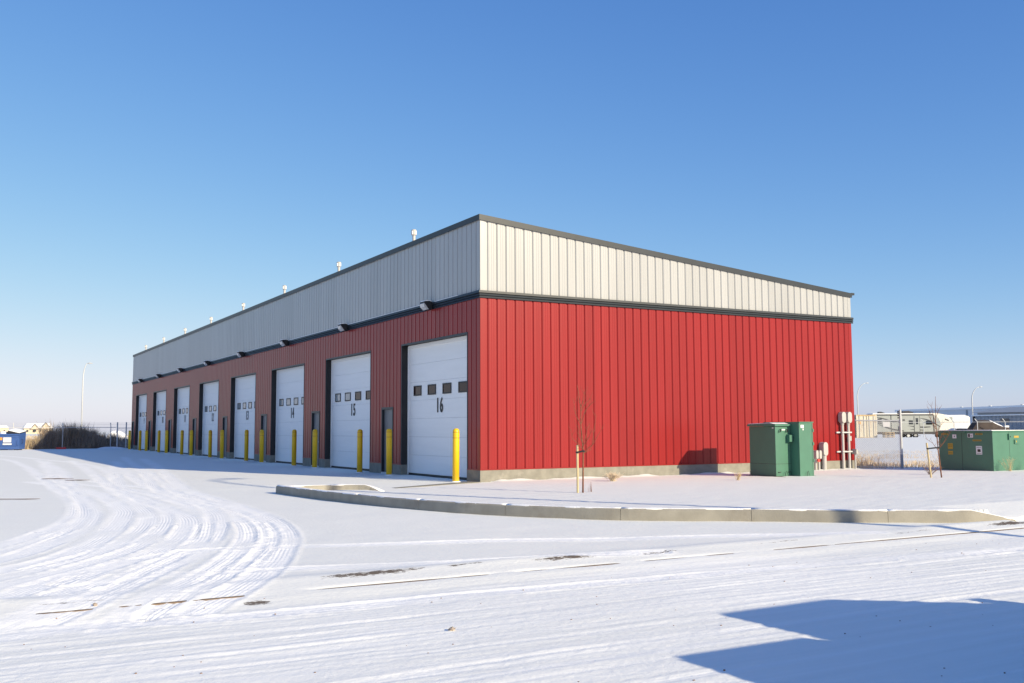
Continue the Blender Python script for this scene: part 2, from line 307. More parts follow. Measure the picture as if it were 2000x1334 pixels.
def ground_arrays(X, Y):
    ins = inside(X, Y)
    h = 0.012*vnoise(X*.25, Y*.25, 1)+0.010*vnoise(X*.9, Y*.9, 2)+0.004*vnoise(X*3.1, Y*3.1, 3)
    street = sstep(-15.3, -16.2, Y)
    h = h - 0.05*street
    # wind and old wheel grain along the street
    h = h + street*(0.004*vnoise(X*.5, Y*9, 4)+0.004*vnoise(X*1.3, Y*21, 5))
    ripple = 0.006*vnoise(X*1.2+Y*.8, Y*5.5-X*2.0, 6)
    isl = 0.025+0.0105*np.clip(-Y, 0, 16)
    ramp = np.where(X > 1.3, np.clip((Y+15.5)*0.10, -0.02, 1), 1)
    ramp2 = np.where((X > -4.2) & (X < 0.3), np.clip(0.3*np.minimum((Y*-1.0+0.58*X-0.6)*.5, 1), 0, 1), 1)
    h = np.where(ins, np.minimum(np.minimum(isl, ramp), np.maximum(ramp2, .01)) + 0.6*h + ripple, h)
    # roadside ridge of pushed snow just inside the gutter
    ridge = np.exp(-((Y+15.05)/.22)**2)*np.where(X < 1.5, 1, 0)*(0.6+1.2*vnoise(X*.7, Y*0+3, 8))
    h = h + 0.035*np.clip(ridge, 0, 1)
    h = h + np.exp(-((Y+15.85)/.12)**2)*0.005
    # bury the exposed gutter lip differently along its length
    lip = np.exp(-((Y+15.62)/.035)**2)
    h = h - lip*np.clip(0.0105+0.035*vnoise(X*.55+7, Y*0+1, 9)+0.02*vnoise(X*3+7, Y*0+1, 10)+0.006*np.clip(X+6, -4, 4)/4, 0, .02)
    # snow blown against the footing of the end wall
    h = h + np.exp(-((Y+.08)/.16)**2)*(X > -.1)*(X < 15.6)*np.clip(.018+.09*vnoise(X*.9, Y*0+2, 16)+.05*vnoise(X*3.3, Y*2, 17), 0, .07)
    packed = 0.0*h; dirt = 0.0*h
    for (dx, dy, lx, ly, am) in ((-9.25, -15.15, .75, .13, .62), (-8.2, -15.12, .35, .07, .55), (-6.9, -15.18, .6, .11, .60), (-5.6, -15.25, .5, .08, .55), (-3.6, -15.2, .8, .06, .5), (-1.0, -15.25, .9, .07, .5), (1.6, -15.25, 1.2, .13, .66), (4.2, -15.2, 1.6, .16, .66), (-12.1, -15.3, .5, .06, .5), (-10.7, -15.95, .18, .10, .6)):
        dirt = np.maximum(dirt, (am+.03)*np.exp(-((X-dx)/lx)**4-((Y-dy-.04*(X-dx))/(1.5*ly))**2))
    packed = packed + street*np.clip(0.2+.6*vnoise(X*.22, Y*7, 13)+.5*vnoise(X*.6, Y*19, 14)+.8*vnoise(X*.35, Y*.5, 15), 0, .6)
    return h, packed, dirt

def carve(xs, ys, h, packed):
    churn = vnoise(xs[:, None]*14, ys[None, :]*14, 21)
    tv = 0*h; tu = 0*h; tw = 0*h
    for P, wd in zip(SPL, TRW):
        if wd > .19: wd = wd*1.25
        best = {}
        hw = wd/2; m = hw+0.45
        s = 0.0
        D = None
        x0, y0 = P.min(0)-m; x1, y1 = P.max(0)+m
        i0, i1 = np.searchsorted(xs, [x0, x1]); j0, j1 = np.searchsorted(ys, [y0, y1])
        if i1-i0 < 2 or j1-j0 < 2: continue
        D = np.full((i1-i0, j1-j0), 9.0); S = np.zeros_like(D); T = np.zeros_like(D)
        for a, b in zip(P[:-1], P[1:]):
            L = float(np.hypot(*(b-a)))
            if L < 1e-6: continue
            p0 = np.minimum(a, b)-m; p1 = np.maximum(a, b)+m
            k0, k1 = np.searchsorted(xs, [p0[0], p1[0]]); q0, q1 = np.searchsorted(ys, [p0[1], p1[1]])
            if k1 > k0 and q1 > q0:
                X = xs[k0:k1, None]; Y = ys[None, q0:q1]; u = (b-a)/L
                t = np.clip((X-a[0])*u[0]+(Y-a[1])*u[1], 0, L)
                dd = np.hypot(X-a[0]-t*u[0], Y-a[1]-t*u[1]); sg = np.sign((X-a[0])*u[1]-(Y-a[1])*u[0])
                sl = (slice(k0-i0, k1-i0), slice(q0-j0, q1-j0)); cur = D[sl]; upd = dd < cur
                D[sl] = np.where(upd, dd, cur); S[sl] = np.where(upd, dd*sg, S[sl]); T[sl] = np.where(upd, s+t, T[sl])
            s += L
        sub = (slice(i0, i1), slice(j0, j1))
        fade = 1.0
        core = 1-sstep(hw-.03, hw+.02, D); ridge = np.exp(-((D-hw-.035)/.035)**2)
        patch = sstep(-.35, .1, vnoise(T*.8, S*3+wd*50, 33))
        wob = vnoise(T*1.7+wd*31, S*0+wd*9, 36); wgt = sstep(-.2, .3, vnoise(T*.45+wd*13, S*4, 37))
        tread = wgt*(0.5*np.sin(S*2*math.pi/(.058+.03*(wd*7 % 1))+wob*5)+0.2*np.sin(T*2*math.pi/.16+np.sign(S)*1.2))
        k = 1.0 if wd > .19 else .5
        ch = churn[sub]
        h[sub] += core*(-.007*k*patch+.0022*tread*k+.0035*ch*k*(.4+patch))+ridge*(.006*k*patch+.006*ch*k)
        on = core > .4
        tv[sub] = np.where(on, S+.02*wob, tv[sub]); tu[sub] = np.where(on, T, tu[sub]); tw[sub] = np.where(on, core*(.12+.88*wgt*patch)*(1 if wd > .19 else .35), tw[sub])
        loose = np.exp(-(D/(hw+.16))**4)*sstep(-.25, .3, vnoise(T*.5+wd*77, S*2.5+9, 35))
        packed[sub] = np.maximum(packed[sub], np.clip(core*(.6+.4*patch)+.5*ridge+(.22*loose if wd > .19 else 0), 0, 1)*(1 if wd > .19 else .7))
        if wd > .19: h[sub] += .004*loose*(1-core)*ch
    return tv, tu, tw

def patch(x0, x1, y0, y1, c):
    nx = int(round((x1-x0)/c)); ny = int(round((y1-y0)/c))
    xs = np.linspace(x0, x1, nx+1); ys = np.linspace(y0, y1, ny+1)
    X, Y = np.meshgrid(xs, ys, indexing='ij')
    h, pk, dt = ground_arrays(X, Y); tr = carve(xs, ys, h, pk)
    edge = np.minimum(np.minimum(X+40, 45-X), np.minimum(Y+50, 82-Y)); f = np.clip(edge/6, 0, 1)
    return X, Y, h*f, pk, dt, tr
def grid_obj(name, X, Y, Z, pk, dt, keep=None, tr=None):
    nx, ny = X.shape; V = np.stack([X, Y, Z], -1).reshape(-1, 3)
    I = (np.arange(nx-1)[:, None]*ny+np.arange(ny-1)[None, :])
    F = np.stack([I, I+ny, I+ny+1, I+1], -1).reshape(-1, 4)
    if keep is not None: F = F[keep.reshape(-1)]
    used = np.zeros(len(V), bool); used[F.reshape(-1)] = True; rm = np.cumsum(used)-1; V = V[used]; F = rm[F]
    me = bpy.data.meshes.new(name); me.vertices.add(len(V)); me.vertices.foreach_set('co', V.astype(np.float32).ravel())
    me.loops.add(F.size); me.loops.foreach_set('vertex_index', F.astype(np.int32).ravel())
    me.polygons.add(len(F)); me.polygons.foreach_set('loop_start', np.arange(0, F.size, 4, dtype=np.int32)); me.polygons.foreach_set('use_smooth', np.ones(len(F), bool))
    me.update(); me.validate()
    for nm, A in [('packed', pk), ('dirt', dt)]+(list(zip(('tv', 'tu', 'tw'), tr)) if tr else []):
        at = me.attributes.new(nm, 'FLOAT', 'POINT'); at.data.foreach_set('value', A.reshape(-1)[used].astype(np.float32))
    me.materials.append(M['snow'])
    o = bpy.data.objects.new(name, me); C.objects.link(o); o['kind'] = 'structure'
    return o
ALL = [(-14,2,-22.4,-8.4,.031),(-20,14,-8.4,12,.062),(2,14,-22.4,-8.4,.06),(-20,-14,-22.4,-8.4,.25),(-20,1,12,82,.16),(1,14,12,82,1.0),(14,45,-22.4,82,.27),(-40,-20,-22.4,82,.6),(-40,45,-50,-22.4,.4)]
for (x0, x1, y0, y1, c) in ALL:
    X, Y, Z, pk, dt, tr = patch(x0, x1, y0, y1, c)
    xc = (X[:-1, :-1]+X[1:, 1:])/2; yc = (Y[:-1, :-1]+Y[1:, 1:])/2
    st = yc < -15.62; bed = inside(xc, yc) & ~st; lot = ~st & ~bed
    for nm, k in (('street', st), ('planting_bed', bed), ('yard', lot)):
        if k.any(): grid_obj(nm, X, Y, Z, pk, dt, k, tr)
# the open land all round, out to the horizon
ax = np.unique(np.concatenate([np.linspace(-40, 45, 18), -40-np.geomspace(4, 3000, 26), 45+np.geomspace(4, 3000, 26)]))
ay = np.unique(np.concatenate([np.linspace(-50, 82, 24), -50-np.geomspace(4, 600, 16), 82+np.geomspace(4, 3400, 30)]))
X, Y = np.meshgrid(ax, ay, indexing='ij')
far = np.maximum(np.maximum(-40-X, X-45), np.maximum(-50-Y, Y-82)); f = np.clip(far/40, 0, 1)
Z = f*(1.2*vnoise(X*.012, Y*.012, 40)+.25*vnoise(X*.07, Y*.07, 41))-0.3*np.clip(far/200, 0, 1)
xc = (X[:-1, :-1]+X[1:, 1:])/2; yc = (Y[:-1, :-1]+Y[1:, 1:])/2
grid_obj('field', X, Y, Z, 0*X, 0*X, ~((xc > -40) & (xc < 45) & (yc > -50) & (yc < 82)))
def gz(x, y):
    h, _, _ = ground_arrays(np.array([[float(x)]]), np.array([[float(y)]])); return float(h[0, 0])

# gutter lip: the concrete edge that shows through the snow
b = MB()
g = obj('gutter', MB().box(-40, 45, -15.645, -15.595, -.12, -.0215), 'soil', kind='structure')

# ------------------------------------------------------------------ curb
def curb_run(pts, mat_name, w_, ztop, name, seglen, taper0, taper1, par):
    P = spline(pts, .12); d = np.gradient(P, axis=0); d /= np.linalg.norm(d, axis=1)[:, None]; nrm = np.stack([d[:, 1], -d[:, 0]], 1)
    s = np.concatenate([[0], np.cumsum(np.linalg.norm(np.diff(P, axis=0), axis=1))]); L = s[-1]
    def at(q):
        return [np.interp(q, s, P[:, 0]), np.interp(q, s, P[:, 1]), np.interp(q, s, nrm[:, 0]), np.interp(q, s, nrm[:, 1])]
    def top_z(q):
        t = ztop
        if taper1: t = ztop*min(1, (L-q)/taper1+.12)
        if taper0: t = min(t, ztop*min(1, q/taper0+.12))
        return t
    nseg = max(1, round(L/seglen))
    for k in range(nseg):
        qs = np.linspace(L*k/nseg+(.003 if k else 0), L*(k+1)/nseg-.003, 17); body = []; cap = []
        for q_ in qs:
            x, y, nx_, ny_ = at(q_); t = top_z(q_)
            body.append([(x+nx_*a, y+ny_*a, z) for a, z in ((-w_/2, -.2), (-w_/2, t-.015), (-w_/2+.02, t), (w_/2-.03, t), (w_/2-.008, t-.022), (w_/2+.012, -.2))])
            j = .012*math.sin(q_*5.3)+.009*math.sin(q_*13.7+1)+.006*math.sin(q_*31); o1 = w_/2-.028+j
            cap.append([(x+nx_*a, y+ny_*a, z) for a, z in ((-w_/2-.06, t-.06), (-w_/2-.03, t+.006), (0, t+.012+.3*j), (o1-.02, t+.010), (o1, t-.006), (0, t-.06))])
        obj('curb_segment', MB().loops(body), mat_name, par)
        obj('snow_cap', MB().loops(cap), 'snowcap', par, smooth=True)
curb = thing('curb', (-6.24, -1.55, 0)); curb['kind'] = 'structure'
curb_run(CURB, 'curb', .16, .19, 'curb', 2.0, 0, .9, curb)
curb_run(CURB2, 'curb', .15, .165, 'curb', 3.0, 0, 0.5, curb)

# ------------------------------------------------------------------ the building
BW, BL, H, HR = 15.24, 60.96, 7.703, 6.372
ZF, ZB, ZT = 0.338, 5.266, 5.483
BAY = 7.62
OH = [(0.80+BAY*k, 5.62+BAY*k) for k in range(8)]
PD = [(6.34+BAY*k, 7.32+BAY*k) for k in range(8)]
OHZ, PDZ = 4.30, 2.24
bld = thing('commercial_building', (0, 0, 0), 'long red and cream metal-clad shop building with eight numbered overhead doors', 'building')
PER = [(0, 0), (.066, 0), (.074, .0035), (.082, 0), (.136, 0), (.144, .0035), (.152, 0), (.204, 0), (.226, -.033), (.246, -.033), (.275, 0)]
def prof(s0, s1, ext=()):
    pts = []
    k = int(math.floor(s0/.3048))-1
    while k*.3048 < s1+.31:
        pts += [(k*.3048+a, n) for a, n in PER]; k += 1
    xs = [p[0] for p in pts]; ns = [p[1] for p in pts]
    S = sorted(set([s0, s1]+[x for x in xs if s0 < x < s1]+[e for e in ext if s0 < e < s1]))
    out = []
    for q in S: out.append((q, float(np.interp(q, xs, ns))))
    return out
def panel(s0, s1, zb, zt, wall, ext=()):
    b = MB(); pr = prof(s0, s1, ext)
    for (a, na), (c, nc) in zip(pr[:-1], pr[1:]):
        m = (a+c)/2; z0 = zb(m)
        if wall == 'L':                      # faces -X, s = Y
            b.quad((-na, c, z0) if False else (-nc, c, z0), (-na, a, z0), (-na, a, zt(a)), (-nc, c, zt(c)))
        else:                                # faces -Y, s = X
            b.quad((a, -na, z0), (c, -nc, z0), (c, -nc, zt(c)), (a, -na, zt(a)))
    return b
SH = .9144
def red_bottom(m):
    for a, c in OH:
        if a < m < c: return OHZ
    for a, c in PD:
        if a < m < c: return PDZ
    return ZF+.02
EXT = [e for pr_ in OH+PD for e in pr_]
def slope(x): return (H-.10)+(HR-H)*x/BW
n = 0
edges = [0.14]+[SH*k+.305 for k in range(0, 67)]
edges = [e for e in edges if e < BL-.2]+[BL-.02]
first_cream = None
for a, c in zip(edges[:-1], edges[1:]):
    obj('wall_panel', panel(a, c-.003, red_bottom, lambda s: ZB+.01, 'L', EXT), 'red', bld)
    if abs((c-a)-SH) < 1e-6 and first_cream:
        o = first_cream.copy(); C.objects.link(o); o.parent = bld; o.location = (0, a-fc_a, 0)
    else:
        o = obj('wall_panel', panel(a, c-.003, lambda m: ZT-.01, lambda s: H-.10, 'L'), 'cream', bld)
        if abs((c-a)-SH) < 1e-6: first_cream = o; fc_a = a
edges = [0.14]+[SH*k+.305 for k in range(0, 17)]+[BW-.14]
edges = [e for i, e in enumerate(edges) if i == len(edges)-1 or e < BW-.3]
for a, c in zip(edges[:-1], edges[1:]):
    obj('wall_panel', panel(a, c-.003, lambda m: ZF+.02, lambda s: ZB+.01, 'R'), 'red', bld)
    obj('wall_panel', panel(a, c-.003, lambda m: ZT-.01, slope, 'R'), 'cream', bld)
# corner trims (folded flashings)
def corner(x, y, sx, sy, z0, z1, m):
    b = MB(); t = .004
    b.box(min(x, x+sx*.145), max(x, x+sx*.145), y-.006*1, y+.01, z0, z1)
    if sy: b.box(x-.006, x+.01, y+.012, y+.145, z0, z1)
    return obj('corner_trim', b, m, bld)
corner(0, 0, 1, 1, ZF+.02, ZB+.01, 'red'); corner(0, 0, 1, 1, ZT-.01, H-.1, 'cream')
corner(BW, 0, -1, 0, ZF+.02, ZB+.01, 'red'); corner(BW, 0, -1, 0, ZT-.01, HR-.09, 'cream')
# screws in rows
b = MB(); b2 = MB()
for k in range(50):
    x = .05+.3048*k+.15
    for z in np.arange(.75, 5.2, .62): b.box(x-.006, x+.006, -.006, .002, z-.006, z+.006)
    for z in np.arange(5.75, slope(x)-.1, .62): b2.box(x-.006, x+.006, -.006, .002, z-.006, z+.006)
obj('screw_heads', b, 'red', bld, kind='stuff'); obj('screw_heads', b2, 'galv', bld, kind='stuff')
# frieze band: stepped horizontal profile round two sides
BP = [(.0, ZT), (.055, ZT), (.07, ZT-.070), (.020, ZT-.078), (.035, ZT-.088), (.058, ZT-.140), (.012, ZT-.148), (.025, ZT-.157), (.048, ZB+.006), (.0, ZB)]
def sweep_corner(prof_, x_end, y_end):
    # plan: far end of left wall -> corner -> right end, offset n
    rings = []
    for (px, py, kx, ky) in ((0, y_end, -1, 0), (0, 0, -1, -1), (x_end, 0, 0, -1)):
        rings.append([(px+kx*nn, py+ky*nn, z) for nn, z in prof_])
    return MB().loops(rings)
obj('frieze_band', sweep_corner(BP, BW+.07, BL+.05), 'char', bld)
b = MB()
b.box(-.052, -.004, 1.35, 2.95, ZT+.001, ZT+.016); b.box(-.052, -.004, 3.9, BL-.5, ZT+.001, ZT+.018)
obj('snow_line', b, 'snowcap', bld)
# coping
cp = [(-.12, 0), (.045, 0), (.045, -.165), (.030, -.165), (.030, -.015), (-.12, -.015)]
rings = []
for (px, py, kx, ky, z) in ((0, BL+.03, -1, 0, H), (0, 0, -1, -1, H), (BW+.05, 0, 0, -1, HR)):
    rings.append([(px+kx*nn, py+ky*nn, z+zz) for nn, zz in cp])
obj('coping', MB().loops(rings), 'char', bld)
obj('gutter_end', MB().box(BW+.052, BW+.20, -.03, .35, HR-.06, HR+.02), 'char', bld)
# roof and the core of the building (inner faces behind cladding, other two walls)
rf = MB(); rf.loops([[(.06, 0.06, H-.14), (BW, 0.06, HR-.14), (BW, .06, HR-.30), (.06, .06, H-.30)], [(.06, BL-.02, H-.14), (BW, BL-.02, HR-.14), (BW, BL-.02, HR-.30), (.06, BL-.02, H-.30)]])
roof = obj('roof', rf, 'snowcap', bld)
obj('inner_wall', MB().loops([[(.36, .08, .02), (BW-.04, .08, .02), (BW-.04, .08, HR-.31), (.36, .08, H-.34)], [(.36, BL-.04, .02), (BW-.04, BL-.04, .02), (BW-.04, BL-.04, HR-.31), (.36, BL-.04, H-.34)]]), 'bluegrey', bld)
obj('end_wall', MB().box(.0, BW-.02, BL-.018, BL, .1, HR-.3), 'red', bld); obj('end_wall', MB().box(BW-.03, BW, .02, BL-.03, .3, HR-.32), 'red', bld)
# foundation: right side pieces and blocks between the doors, red base flashing
for i, (x0, x1) in enumerate([(-.012, 5.1), (5.1, 10.15), (10.15, BW+.03)]):
    obj('foundation_block', MB().box(x0+(.003 if i else 0), x1-.003, -.012 if True else 0, .3, -.3, ZF), 'conc', bld)
obj('base_flashing', MB().box(-.02, BW+.02, -.022, -.002, ZF+.001, ZF+.03), 'red', bld)
blocks = [(0.302, .80)]
for k in range(8):
    blocks.append((OH[k][1], PD[k][0])); blocks.append((PD[k][1], OH[k+1][0] if k < 7 else BL+.01))
for a, c in blocks:
    obj('foundation_block', MB().box(-.012, .3, a-.02 if a > 1 else a, c+.02, -.3, ZF), 'conc', bld)
    obj('base_flashing', MB().box(-.022, -.002, (a if a > 1 else .0)+.002, c-.002, ZF+.001, ZF+.03), 'red', bld)
# overhead doors: built once, copied along the wall
REC = .25
def door_bay(k):
    a, c = OH[k]; y0, y1 = a, c
    base = MB().box(REC+.05, REC+.07, y0-.02, y1+.02, -.02, OHZ+.02)
    d = obj('overhead_door', base, 'black', bld)
    d['label'] = 'white overhead door numbered %d, with four small windows' % (16-k)
    z0 = .075; sh = (OHZ-.06-z0)/7
    for i in range(7):
        obj('door_section', MB().box(REC, REC+.045, y0+.10, y1-.02, z0+sh*i+.0015, z0+sh*(i+1)-.0015), 'door', d, bevel=.004)
        obj('section_rib', MB().box(REC-.002, REC, y0+.12, y1-.04, z0+sh*(i+.5)-.002, z0+sh*(i+.5)+.001), 'door', d)
    obj('bottom_seal', MB().box(REC-.01, REC+.04, y0+.06, y1-.02, .0, z0), 'black', d)
    obj('door_stop', MB().box(REC-.04, REC-.006, y1-.06, y1-.012, .02, OHZ-.02), 'door', d)
    obj('door_stop', MB().box(REC-.05, REC-.008, y0+.02, y1-.065, OHZ-.11, OHZ-.01), 'door', d)
    cy = (y0+y1)/2
    for j in range(4):
        wy = cy+(-1.65+1.1*j); zc = 2.77
        fr = MB(); ww, wh, t = .30, .165, .04
        fr.box(REC-.022, REC-.001, wy-ww, wy+ww, zc+wh-t, zc+wh); fr.box(REC-.022, REC-.001, wy-ww, wy+ww, zc-wh, zc-wh+t)
        fr.box(REC-.022, REC-.001, wy-ww, wy-ww+t, zc-wh+t, zc+wh-t); fr.box(REC-.022, REC-.001, wy+ww-t, wy+ww, zc-wh+t, zc+wh-t)
        obj('window_frame', fr, 'black', d)
        tl = random.uniform(-.002, .002)
        obj('window_pane', MB().quad((REC-.010+tl, wy+ww-t, zc-wh+t), (REC-.010-tl, wy-ww+t, zc-wh+t), (REC-.010-tl, wy-ww+t, zc+wh-t), (REC-.010+tl, wy+ww-t, zc+wh-t)), 'pane' if k == 0 or (k == 1 and j < 2) else 'panebright', d)
    me = text_mesh(str(16-k), .64, .010); me.materials.clear(); me.materials.append(M['ink'])
    t = bpy.data.objects.new('door_number', me); C.objects.link(t); t.parent = d
    t.matrix_local = Matrix.Translation((REC-.008, cy-.02, 2.24)) @ Matrix.Rotation(-math.pi/2, 4, 'Z') @ Matrix.Rotation(math.pi/2, 4, 'X') @ Matrix.Diagonal((.70, 1, 1, 1))
    # reveals of the opening and thin trims on the wall face
    obj('door_jamb', MB().box(.002, REC+.06, y1-.008, y1+.006, .0, OHZ), 'black', bld)
    obj('door_jamb', MB().box(.002, REC+.06, y0-.006, y0+.008, .0, OHZ), 'black', bld)
    obj('door_head', MB().box(.002, REC+.06, y0-.006, y1+.006, OHZ, OHZ+.012), 'black', bld)
    tr = MB(); tr.box(-.014, .0, y0-.03, y1+.03, OHZ-.012, OHZ+.045)
    obj('door_trim', tr, 'char', bld)
    obj('door_trim', MB().box(-.012, .0, y0-.03, y0+.012, ZF+.03, OHZ-.014), 'char', bld); obj('door_trim', MB().box(-.012, .0, y1-.012, y1+.03, ZF+.03, OHZ-.014), 'char', bld)
    # personnel door
    p0, p1 = PD[k]
    pd = obj('personnel_door', MB().box(.07, .11, p0+.045, p1-.045, .05, PDZ-.045), 'pdoor', bld)
    fr = MB(); fr.box(-.016, .12, p0-.02, p0+.045, .0, PDZ-.045); fr.box(-.016, .12, p1-.045, p1+.02, .0, PDZ-.045); fr.box(-.016, .12, p0-.02, p1+.02, PDZ-.045, PDZ+.03)
    obj('door_frame', fr, 'char', pd); obj('handle', MB().lathe((0, 0, 0), [(.02, 0), (.03, .01)], 8) if False else MB().box(.0, .068, p0+.10, p0+.15, 1.0, 1.04), 'galv', pd)
    obj('lock_plate', MB().box(.055, .069, p0+.09, p0+.16, .95, 1.16), 'galv', pd); obj('threshold', MB().box(-.02, .12, p0-.01, p1+.01, -.01, .05), 'galv', pd)
for k in range(8): door_bay(k)
# roof vents
for k in range(8):
    y = 6.35+BAY*k
    v = obj('roof_vent', MB().lathe((.75, y, 7.3), [(.055, 0), (.055, 1.1)], 14), 'pvc', bld, smooth=False)
    obj('vent_cap', MB().lathe((.75, y, 7.3), [(.07, .95), (.092, .97), (.092, 1.13), (.08, 1.155), (.04, 1.165)], 14), 'pvc', v)
    s_ = MB()
    for q in range(4):
        an = q*math.pi/2+.5; s_.box((.75+0.088*math.cos(an))-.02, (.75+0.088*math.cos(an))+.02, y+0.088*math.sin(an)-.02, y+0.088*math.sin(an)+.02, 8.28, 8.40)
    obj('vent_slot', s_, 'galv', v)
# wall lamps on the frieze band
words = ['above the %s overhead door from the near corner' % q for q in ['first', 'second', 'third', 'fourth', 'fifth', 'sixth', 'seventh', 'eighth']]
for k in range(8):
    y = 3.25+7.56*k; t = thing('wall_light', (-.05, y, 5.36), 'black wedge-shaped wall lamp '+words[k], 'wall lamp', 'wall lamps along the dark band')
    w2 = .165
    # housing: black wedge, lens below in front
    obj('housing', MB().prism([(-.06, 5.25), (-.06, 5.50), (-.16, 5.52), (-.34, 5.50), (-.34, 5.46), (-.17, 5.25)], 'y', y-w2, y+w2), 'black', t, bevel=.008)
    obj('lens', MB().prism([(-.185, 5.262), (-.335, 5.452), (-.36, 5.43), (-.33, 5.33), (-.24, 5.25)], 'y', y-w2+.015, y+w2-.015), 'lens', t)
    obj('snow_on_top', MB().prism([(-.075, 5.503), (-.16, 5.523), (-.33, 5.503), (-.32, 5.53), (-.17, 5.55), (-.085, 5.53)], 'y', y-w2+.01, y+w2-.01), 'snowcap', t)

# ------------------------------------------------------------------ bollards
ORD = ['first', 'second', 'third', 'fourth', 'fifth', 'sixth', 'seventh', 'eighth']
for k in range(8):
    for j, y in enumerate((.66+7.60*k, 5.58+7.60*k)):
        z = gz(-.45, y)-.02; num = 16-k
        side = 'the right' if j == 0 else 'the left'
        t = thing('bollard', (-.45, y, z), 'yellow bollard at %s jamb of the %s overhead door from the near corner' % (side, ORD[k]), 'bollard', 'yellow bollards guarding the overhead doors')
        c = (-.45, y, z); t.rotation_euler = (random.gauss(0, .006), random.gauss(0, .006), 0)
        obj('snow_collar', MB().lathe(c, [(.16, .0), (.135, .035), (.099, .05)], 16), 'snowcap', t, smooth=True)
        obj('sleeve', MB().lathe(c, [(.098, -.15), (.098, 1.1), (.098, 1.44), (.092, 1.49), (.075, 1.525), (.045, 1.545), (.01, 1.55)], 24), 'yellow', t, smooth=True)
        obj('tape_band', MB().lathe(c, [(.0995, 1.27), (.0995, 1.283)], 24), 'redtape', t); obj('tape_band', MB().lathe(c, [(.0995, 1.435), (.0995, 1.448)], 24), 'redtape', t)

# ------------------------------------------------------------------ utility cabinet beside the wall
X0, X1, X2, YF, YFR, YB = 8.30, 8.92, 9.50, -3.10, -3.45, -2.0
zb = gz(8.9, -2.7)-.03
t = thing('utility_cabinet', (8.9, -2.7, zb), 'tall green double electrical cabinet standing close to the red wall', 'cabinet')
obj('concrete_pad', MB().box(X0-.1, X2+.12, YFR-.12, YB+.1, zb-.2, zb+.035), 'conc', t)
obj('cabinet_body', MB().box(X0, X1, YF, YB, zb+.035, zb+1.52), 'green', t, bevel=.008)
obj('cabinet_lid', MB().prism([(YF-.06, zb+1.525), (YF-.06, zb+1.585), (YF+.2, zb+1.61), (YB+.03, zb+1.585), (YB+.03, zb+1.525)], 'x', X0-.06, X1+.0), 'green', t, bevel=.006)
obj('snow_on_lid', MB().prism([(YF+.02, zb+1.596), (YF+.2, zb+1.632), (YB, zb+1.605), (YB, zb+1.588), (YF+.2, zb+1.612)], 'x', X0-.03, X1-.03), 'snowcap', t)
obj('tall_cabinet', MB().box(X1+.004, X2, YFR, YB+.02, zb+.035, zb+1.62), 'green', t, bevel=.008)
obj('cabinet_lid', MB().box(X1+.002, X2+.02, YFR-.02, YB+.03, zb+1.622, zb+1.655), 'green', t, bevel=.006)
obj('door_seam', MB().box(X0-.002, X1, YF-.003, YF-.001, zb+.40, zb+.408), 'dark', t); obj('door_seam', MB().box(X0-.004, X0-.001, YF, YB, zb+.40, zb+.408), 'dark', t)
obj('door_seam', MB().box(X2-.05, X2-.044, YFR-.003, YFR-.001, zb+.05, zb+1.6), 'dark', t)
for zz in (.45, .95, 1.35):
    obj('hinge', MB().box(X2-.03, X2+.02, YFR-.015, YFR+.03, zb+zz, zb+zz+.09), 'green', t)
for xx in (X0+.14, X1-.2):
    q = MB(); q.tube([(xx, YF-.004, zb+1.36), (xx, YF-.05, zb+1.34), (xx+.02, YF-.05, zb+1.42), (xx+.07, YF-.03, zb+1.44), (xx+.08, YF-.004, zb+1.36)], .012, 6); obj('latch', q, 'dark', t)
obj('padlock_box', MB().prism([(YF-.001, zb+1.02), (YF-.001, zb+1.28), (YF-.13, zb+1.26), (YF-.13, zb+1.06)], 'x', X1-.17, X1-.03), 'green', t)
obj('placard', MB().box(X0+.27, X0+.40, YF-.004, YF-.001, zb+1.40, zb+1.44), 'label_w', t); obj('placard', MB().box(X1+.07, X1+.20, YFR-.004, YFR-.001, zb+1.47, zb+1.56), 'label_w', t)
obj('placard', MB().box(X1+.15, X1+.19, YFR-.004, YFR-.001, zb+1.40, zb+1.45), 'label_w', t); obj('placard', MB().box(X0-.004, X0-.001, YF+.06, YF+.13, zb+1.46, zb+1.49), 'label_w', t)
for xx in (X0+.08, X1-.14): obj('bolt_handle', MB().box(xx, xx+.10, YF-.03, YF-.001, zb+.15, zb+.165), 'dark', t)
for xx, yy in ((X0+.3, YF-.07), (X2-.35, YFR-.05), (X0-.35, YB-.35)):
    obj('wire_loop', MB().tube([(xx, yy, zb), (xx+.02, yy, zb+.16), (xx+.06, yy, zb+.19), (xx+.13, yy, zb+.0)], .006, 5), 'dark', t)

# ------------------------------------------------------------------ large switchgear box at the right edge
X0, X1, YF, YB = 16.38, 19.0, -4.62, -2.60
zb = gz(16.5, -4)-.09; ht = 1.40
t = thing('switchgear_box', (17.0, -3.6, zb), 'wide dark green switchgear box with warning placards at the right edge', 'cabinet')
obj('concrete_pad', MB().box(X0-.08, X1+.1, YF-.1, YB+.1, zb-.2, zb+.05), 'conc', t)
body = obj('cabinet_body', MB().box(X0, X1, YF, YB, zb+.05, zb+ht-.045), 'green', t, bevel=.01)
obj('cabinet_lid', MB().box(X0-.02, X1+.02, YF-.025, YB+.02, zb+ht-.043, zb+ht), 'green', t, bevel=.01)
obj('snow_on_lid', MB().box(X0, X1-.2, YF+.02, YB-.02, zb+ht+.001, zb+ht+.018), 'snowcap', t)
ym = (YF+YB)/2+.12
obj('door_seam', MB().box(X0-.003, X0-.001, ym-.005, ym+.005, zb+.07, zb+ht-.05), 'black', t)
obj('latch_hood', MB().box(X0-.05, X0-.001, ym-.16, ym+.12, zb+ht-.075, zb+ht-.02), 'green', t)
